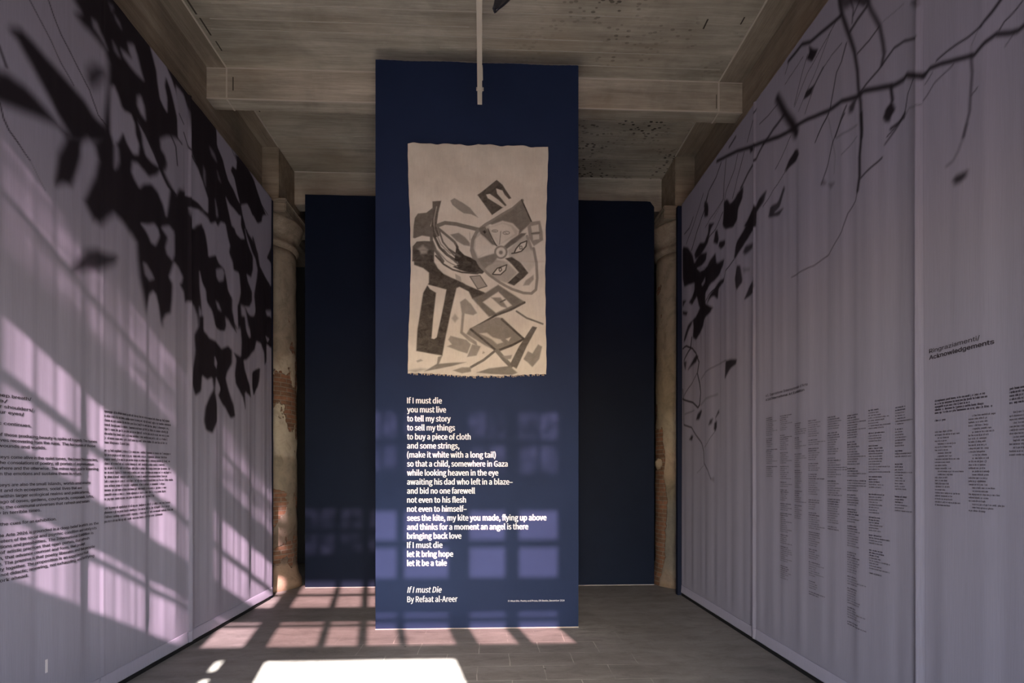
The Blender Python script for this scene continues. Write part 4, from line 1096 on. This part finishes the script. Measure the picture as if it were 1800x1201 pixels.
# ============================================================ hanging canvas
cz0, cz1 = 2.508, 4.772
nu, nv = 300, 500
U, V = np.meshgrid(np.linspace(0, 1, nu), np.linspace(0, 1, nv), indexing='ij')
r = np.random.default_rng(11)
def wob(n, ks, seed):
    q = np.random.default_rng(seed); s = np.linspace(0, 1, n); o = np.zeros(n)
    for kk in ks:
        o += q.normal() * np.sin(s * kk * 6.283 + q.uniform(0, 6)) / kk ** 0.45
    return o
le = -0.795 - 0.014 * np.cos(np.linspace(0, 1, nv) * 6.283) + 0.003 * wob(nv, (2, 5, 11, 23), 1)
ri = 0.562 + 0.010 * np.cos(np.linspace(0, 1, nv) * 6.283) - 0.018 * (1 - np.linspace(0, 1, nv)) + 0.003 * wob(nv, (2, 5, 11, 23), 2)
bo = cz0 + 0.006 * wob(nu, (1, 3, 9, 21, 60, 110), 3)
to = cz1 + 0.006 * wob(nu, (2, 4, 9, 15), 4)
X = le[None, :] + (ri - le)[None, :] * U
Z = bo[:, None] + (to - bo)[:, None] * V
wave = 0.005 * np.sin(X * 9 + 1) * np.sin(Z * 4) + 0.003 * np.sin(X * 21 + Z * 5) + 0.004 * np.sin(Z * 13 + X * 2)
fold = 0.004 * np.exp(-((Z - 3.62) / 0.012) ** 2) + 0.003 * np.exp(-((X + 0.12) / 0.01) ** 2)
Y = YP - 0.022 + wave - fold
ink = paint_print(X.ravel(), Z.ravel(), CANVAS_STROKES)
canvas = thing('canvas', 'unframed beige canvas painted with an angular dark figure on navy panel', 'painting', (-0.12, YP - 0.02, 3.64))
cv = grid_mesh('painted_cloth', np.stack([X, Y, Z], -1).reshape(-1, 3), nu, nv, M_canvas, attr=('paint', ink))
md = cv.modifiers.new('thickness', 'SOLIDIFY'); md.thickness = 0.005; md.offset = 1
put(cv, canvas)
# frayed threads along the lower edge
bm = bmesh.new()
for i in range(150):
    u = random.random(); j = int(u * (nu - 1))
    x = float(X[j, 0]); z = float(Z[j, 0]); y = float(Y[j, 0])
    ln = random.uniform(0.005, 0.02); w = random.uniform(0.002, 0.005)
    box(bm, x - w, x + w, y - 0.002, y + 0.003, z - ln, z + 0.006)
fr = from_bm('frayed_edge', bm, M_thread); fr['kind'] = 'stuff'; put(fr, canvas)

# ============================================================ fabric banners
def fold_fn(side, seed):
    q = np.random.default_rng(seed)
    comps = []
    for lam, amp in ((0.62, 0.009), (0.36, 0.005), (0.22, 0.0026), (0.13, 0.0014), (0.075, 0.0006)):
        comps.append((6.283 / lam, amp * q.uniform(0.8, 1.2), q.uniform(0, 6.28), q.uniform(-0.25, 0.25), q.uniform(0, 6.28), q.uniform(0.6, 1.6)))
    def f(y, z):
        o = np.zeros_like(y)
        for k_, a_, p_, tilt, p2, wz in comps:
            o += a_ * np.sin(k_ * y + p_ + tilt * z * 2) * (0.65 + 0.35 * np.sin(wz * z + p2))
        hang = np.clip((4.9 - z) / 1.2, 0.25, 1) * np.clip((z - 0.02) / 0.35, 0.25, 1)
        return o * hang
    return f
fold_left, fold_right = fold_fn('left', 21), fold_fn('right', 34)
XL, XR, ZB, ZT = -2.68, 2.40, 0.035, 4.905

def banner(side, y0, y1, lift, label, ridge, ops, fine_from, group):
    sg = 1 if side == 'left' else -1
    xf = XL if side == 'left' else XR
    ff = fold_left if side == 'left' else fold_right
    # ridge: soft roll of cloth along the near edge where two lengths meet
    def disp(y, z):
        d = ff(y, z) + lift
        if ridge:
            d = d + ridge * np.exp(-((y - y0 - 0.03) / 0.013) ** 2) * np.clip(1.3 - z / 7, 0.55, 1)
        return d
    place = lambda u, z, off: np.stack([xf + sg * (disp(u, z) + off), u, z], 1)
    root = thing('fabric_banner', label, 'banner', (xf, (y0 + y1) / 2, 0), group)
    step = 0.008
    ys = np.arange(max(y0, fine_from), y1, step)
    if y0 < fine_from:
        ys = np.concatenate([np.arange(y0, fine_from, 0.04), ys])
    ys = np.append(ys, y1)
    zs = np.linspace(0.11, ZT, 600)
    YY, ZZ = np.meshgrid(ys, zs, indexing='ij')
    y, z = YY.ravel(), ZZ.ravel()
    ink = paint_print(y, z, ops)
    sheet = grid_mesh('sheet', place(y, z, 0), len(ys), len(zs), M_fabric, flip=(sg < 0), attr=('print', ink))
    put(sheet, root)
    # hem: folded bottom band
    prof = [(0.0, 0.135), (0.004, 0.137), (0.007, 0.133), (0.0085, 0.09), (0.012, 0.05), (0.011, ZB + 0.004), (0.004, ZB), (-0.003, ZB + 0.004), (-0.003, 0.13)]
    hy = np.arange(y0, y1 + 0.001, 0.02)
    P = np.array(prof)
    HY, HK = np.meshgrid(hy, np.arange(len(prof)), indexing='ij')
    hz = P[HK.ravel(), 1]
    off = P[HK.ravel(), 0]
    dd = disp(HY.ravel(), np.full(HY.size, 0.11)) * np.clip(0.4 + hz * 4.5, 0.4, 1)
    co = np.stack([xf + sg * (dd + off), HY.ravel(), hz], 1)
    hem = grid_mesh('hem', co, len(hy), len(prof), M_hem, flip=(sg > 0))
    put(hem, root)
    return root, place

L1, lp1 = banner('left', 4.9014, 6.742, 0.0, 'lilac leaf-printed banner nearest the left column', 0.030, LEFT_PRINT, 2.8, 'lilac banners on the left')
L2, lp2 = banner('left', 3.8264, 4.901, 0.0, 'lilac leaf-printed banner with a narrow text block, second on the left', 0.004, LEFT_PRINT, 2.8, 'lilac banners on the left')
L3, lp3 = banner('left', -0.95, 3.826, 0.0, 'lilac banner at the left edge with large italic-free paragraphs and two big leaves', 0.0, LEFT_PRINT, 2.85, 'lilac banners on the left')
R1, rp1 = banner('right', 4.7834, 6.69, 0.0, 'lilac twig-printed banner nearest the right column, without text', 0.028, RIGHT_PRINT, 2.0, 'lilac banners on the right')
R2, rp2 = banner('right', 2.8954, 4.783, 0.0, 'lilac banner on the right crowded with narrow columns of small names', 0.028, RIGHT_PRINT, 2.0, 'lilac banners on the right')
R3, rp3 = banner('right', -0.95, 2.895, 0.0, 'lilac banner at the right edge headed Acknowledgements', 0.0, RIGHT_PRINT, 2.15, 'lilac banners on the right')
L3['label'] = 'lilac leaf-printed banner at the left edge with widely set paragraphs'

# ---- left texts
LN = [
 (0, 'take a deep breath/', 3.262), (1, 'exhale/', 3.118), (2, 'drop your shoulders/', 3.275), (3, 'close your eyes/', 3.215),
 (5, 'the music continues.', 3.263),
 (7, 'the songs of those producing beauty in spite of tragedy. The tunes', 3.805), (8, 'of the fugitives recovering from the ruins. The harmonies of those', 3.792), (9, 'repairing wounds and worlds.', 3.370),
 (11, 'The minor keys come alive in the quiet tones, the lower frequencies,', 3.812), (12, 'the hums, the consolations of poetry, all portals of improvisation', 3.780), (13, 'to the elsewhere and the otherwise. The minor keys ask for listening', 3.816), (14, 'that calls on the emotions and sustains them in return.', 3.651),
 (16, 'The minor keys are also the small islands, worlds amid oceans', 3.755), (17, 'with distinct and rich ecosystems, social lives that are', 3.654), (18, 'articulated within larger ecological realms and political forms,', 3.748), (19, 'an archipelago of oases, gardens, courtyards, compounds, lofts,', 3.780), (20, 'dance floors; the communal universes that refresh and sustain', 3.745), (21, 'especially in terrible times.', 3.339),
 (23, 'These are the cues for an exhibition.', 3.441),
 (25, 'The Biennale Arte 2026 is grounded in a deep belief in artists as the', 3.821), (26, 'vital interpreters of the social and psychic condition and catalysts', 3.804), (27, 'of new relations and possibilities. The International Exhibition is', 3.779), (28, 'composed of artistic practices that open portals, that refresh', 3.744), (29, 'and nourish, that advance counsel and form, that prompt', 3.701), (30, 'relationality. The premise is that poetry liberates and that people', 3.789), (31, 'make beauty together. The proposition is an experience that', 3.736), (32, 'is sensory, not didactic; renewing, not exhausting; and fortifying', 3.784), (33, 'for the work ahead.', 3.247)]
t = Lettering()
for n_, s, yr in LN:
    t.line(s, 2.93, yr, 1.966 - 0.0310 * n_, 0.0175, 0.012)
put(t.build('lettering', lambda u, z, w: lp3(u, z, 0.0012 + w), M_ink), L3)

def strokes(t, u0, u1, z, h, q, sgn=1):
    """a line of print too small to read: letter-like marks grouped in words"""
    u = u0
    while u < u1 - 0.012:
        n = int(q.integers(2, 10))
        for _ in range(n):
            w = h * q.uniform(0.5, 0.75)
            if u + w > u1:
                break
            top = z + h * (1.42 if q.random() < 0.22 else 1.0)
            bot = z - (h * 0.42 if q.random() < 0.1 else 0)
            s = h * 0.26
            t.quad(u * 1, u + s, bot, top)
            k_ = q.random()
            if k_ < 0.7:
                t.quad(u + s, u + w - s, z + h * 0.78, z + h)
            if k_ < 0.75:
                t.quad(u + w - s, u + w, z, z + h)
            if k_ > 0.4:
                t.quad(u + s, u + w - s, z, z + h * 0.2)
            u += w + h * 0.14
        u += h * 0.5

q = np.random.default_rng(5)
t = Lettering()
ends = [4.62, 4.637, 4.615, 4.60, 4.61, 4.60, 4.59, 4.129, None, 4.64, 4.60, 4.63, 4.56, 4.62, 4.635, 4.59, 4.655, 4.56, 4.58, 4.58, 4.45, None, 4.63, 4.62, 4.66, 4.54]
for i, e in enumerate(ends):
    z = 1.965 - 0.0309 * i + (0.006 if i > 8 else 0) - (0.002 if i > 20 else 0)
    if e:
        strokes(t, 3.864, e, z, 0.0135, q)
put(t.build('lettering', lambda u, z, w: lp2(u, z, 0.0012 + w), M_ink), L2)

# ---- right texts: u runs from far to near, so it is mirrored
t = Lettering()
def rline(t, s, y_far, y_near, z, cap, bold):
    t.line(s, -y_far, -y_near, z, cap, bold)
rline(t, '61. Esposizione Internazionale d\u2019Arte', 4.615, 3.985, 2.204, 0.021, 0.008)
rline(t, '61st International Art Exhibition', 4.615, 4.026, 2.169, 0.019, 0.045)
put(t.build('heading', lambda u, z, w: rp2(-u, z, 0.0012 + w), M_ink), R2)
COLS = [(4.612, 2.02, 1.508, .16), (4.388, 2.017, 0.668, .15), (4.179, 1.935, 1.168, .15), (3.982, 1.939, 0.615, .17), (3.761, 1.943, 1.138, .19), (3.548, 1.933, 0.517, .17), (3.33, 1.944, 0.895, .155), (3.121, 1.937, 1.311, .125)]
q = np.random.default_rng(9)
def name_column(y_far, z1, z0, wd, place, root, pitch=0.0163, grp=True, min_w=0.5, indent=False):
    bold, thin = Lettering(), Lettering()
    z = z1 - 0.009
    while z > z0:
        nb = int(q.integers(1, 4)); nt_ = int(q.integers(2, 9))
        for i in range(nb + nt_):
            if z < z0:
                break
            w = wd * q.uniform(min_w, 0.85) if q.random() < 0.85 else wd * 1.15
            ind = 0.02 if indent and q.random() < 0.35 else 0
            strokes(bold if (i < nb and grp) else thin, -y_far + ind, -y_far + ind + w, z, 0.0072 if i < nb else 0.0066, q)
            z -= pitch
        if grp:
            z -= pitch * (0.9 if q.random() < 0.8 else 1.8)
    for tt, m in ((bold, M_ink), (thin, M_ink_soft)):
        if tt.n:
            put(tt.build('text_column', lambda u, z, w: place(-u, z, 0.0012 + w), m), root)
for yf, z1, z0, wd in COLS:
    name_column(yf, z1, z0, wd, rp2, R2)
t = Lettering()
rline(t, 'Ringraziamenti/', 2.862, 2.556, 2.199, 0.022, 0.008)
rline(t, 'Acknowledgements', 2.862, 2.489, 2.164, 0.022, 0.045)
put(t.build('heading', lambda u, z, w: rp3(-u, z, 0.0012 + w), M_ink), R3)
t = Lettering()
for i, w in enumerate((0.30, 0.315, 0.22, 0.29, 0.335)):
    strokes(t, -2.825, -2.825 + w, 1.928 - 0.0163 * i, 0.0085, q)
for i, w in enumerate((0.2, 0.19, 0.17, 0.2, 0.13)):
    strokes(t, -2.413, -2.413 + w, 1.930 - 0.0163 * i, 0.0085, q)
strokes(t, -2.825, -2.75, 1.822, 0.0085, q)
put(t.build('paragraph', lambda u, z, w: rp3(-u, z, 0.0012 + w), M_ink), R3)
name_column(2.825, 1.77, 1.365, .14, rp3, R3, grp=False, min_w=0.6, indent=True)
name_column(2.617, 1.835, 1.349, .145, rp3, R3, grp=False, min_w=0.6, indent=True)
name_column(2.413, 1.83, 1.623, .16, rp3, R3, grp=False, min_w=0.6, indent=True)

# small white care tag on the nearest left banner
bm = bmesh.new()
ty, tz = 3.372, 0.378
d = float(lp3(np.array([ty]), np.array([tz]), 0)[0, 0])
box(bm, d + 0.001, d + 0.004, ty - 0.008, ty + 0.008, tz - 0.04, tz + 0.04)
put(from_bm('tag', bm, M_tag), L3)

# ---- partitions carrying the banners
def partition(side, label):
    sg = -1 if side == 'left' else 1
    xa = (XL if side == 'left' else XR) + sg * 0.035
    root = thing('partition', label, 'partition', (xa + sg * 0.05, 2.9, 0))
    a, b = sorted((xa, xa + sg * 0.1))
    put(boxes('panel_board', [(a, b, -0.98, 6.70, 0.05, 4.86)], M_navy_frame), root)
    xe = (XL - 0.006, XL - 0.14) if side == 'left' else (XR - 0.045, XR + 0.14)
    a, b = sorted(xe)
    if side == 'left':
        put(boxes('end_post', [(a, b, 6.752, 6.80, 0.0, 4.90)], M_navy_frame), root)
    else:
        put(boxes('end_post', [(a, b, 6.712, 6.77, 0.0, 4.90)], M_navy_frame), root)
    a, b = sorted(((XL if side == 'left' else XR) - sg * 0.004, xa + sg * 0.1))
    put(boxes('base_rail', [(a, b, -0.98, 6.70, 0.0, 0.03)], M_black), root)
    return root
partition('left', 'dark navy partition frame behind the left lilac banners')
partition('right', 'dark navy partition frame behind the right lilac banners')

# ============================================================ overhead rail and dark pendant
rail = thing('ceiling_rail', 'slim off-white rail hung below the ceiling, ending before the navy panel', 'rail', (-0.08, 3.0, 4.9))
x_at = lambda y: -0.096 + 0.016 * (4.904 - y)
put(tube('bar', [(x_at(0.6), 0.6, 4.9), (x_at(4.904), 4.904, 4.9)], 0.029, M_rod, square=True), rail)
bm = bmesh.new()
box(bm, x_at(4.736) - 0.03, x_at(4.736) + 0.034, 4.716, 4.756, 4.878, 4.924, 0.012)
put(from_bm('collar', bm, M_rod), rail)
bm = bmesh.new()
box(bm, x_at(4.5) + 0.0, x_at(4.5) + 0.026, 4.46, 4.62, 4.884, 4.916, 0.006)
put(from_bm('coupling', bm, M_rod), rail)
for yy in (4.736, 2.4, 0.9):
    put(tube('hanger_rod', [(x_at(yy), yy, 4.92), (x_at(yy), yy, ZC + 0.01)], 0.005, M_cable), rail)

pend = thing('pendant', 'dark curved leaf-shaped pendant tip hanging below the ceiling', 'pendant', (0.08, 3.4, 4.85))
n1, n2 = 40, 13
S_, T_ = np.meshgrid(np.linspace(0, 1, n1), np.linspace(-1, 1, n2), indexing='ij')
zc = 4.95 - 0.535 * S_
xc = 0.10 + 0.02 * np.sin(S_ * 3.0) - 0.075 * S_ ** 3
hw = 0.085 * np.sin(np.clip(S_ * 0.93 + 0.07, 0, 1) * np.pi) ** 0.6 * (1 - 0.25 * S_)
px = xc + T_ * hw
py = 3.4 + 0.05 * T_ ** 2 * (1 - S_) + 0.05 * np.sin(S_ * 4) - 0.02 * np.abs(T_)
lf = grid_mesh('leaf_blade', np.stack([px, py, zc], -1).reshape(-1, 3), n1, n2, M_leaf)
md = lf.modifiers.new('thickness', 'SOLIDIFY'); md.thickness = 0.012
put(lf, pend)
put(tube('cord', [(0.10, 3.4, 4.93), (0.10, 3.4, ZC + 0.01)], 0.003, M_cable), pend)
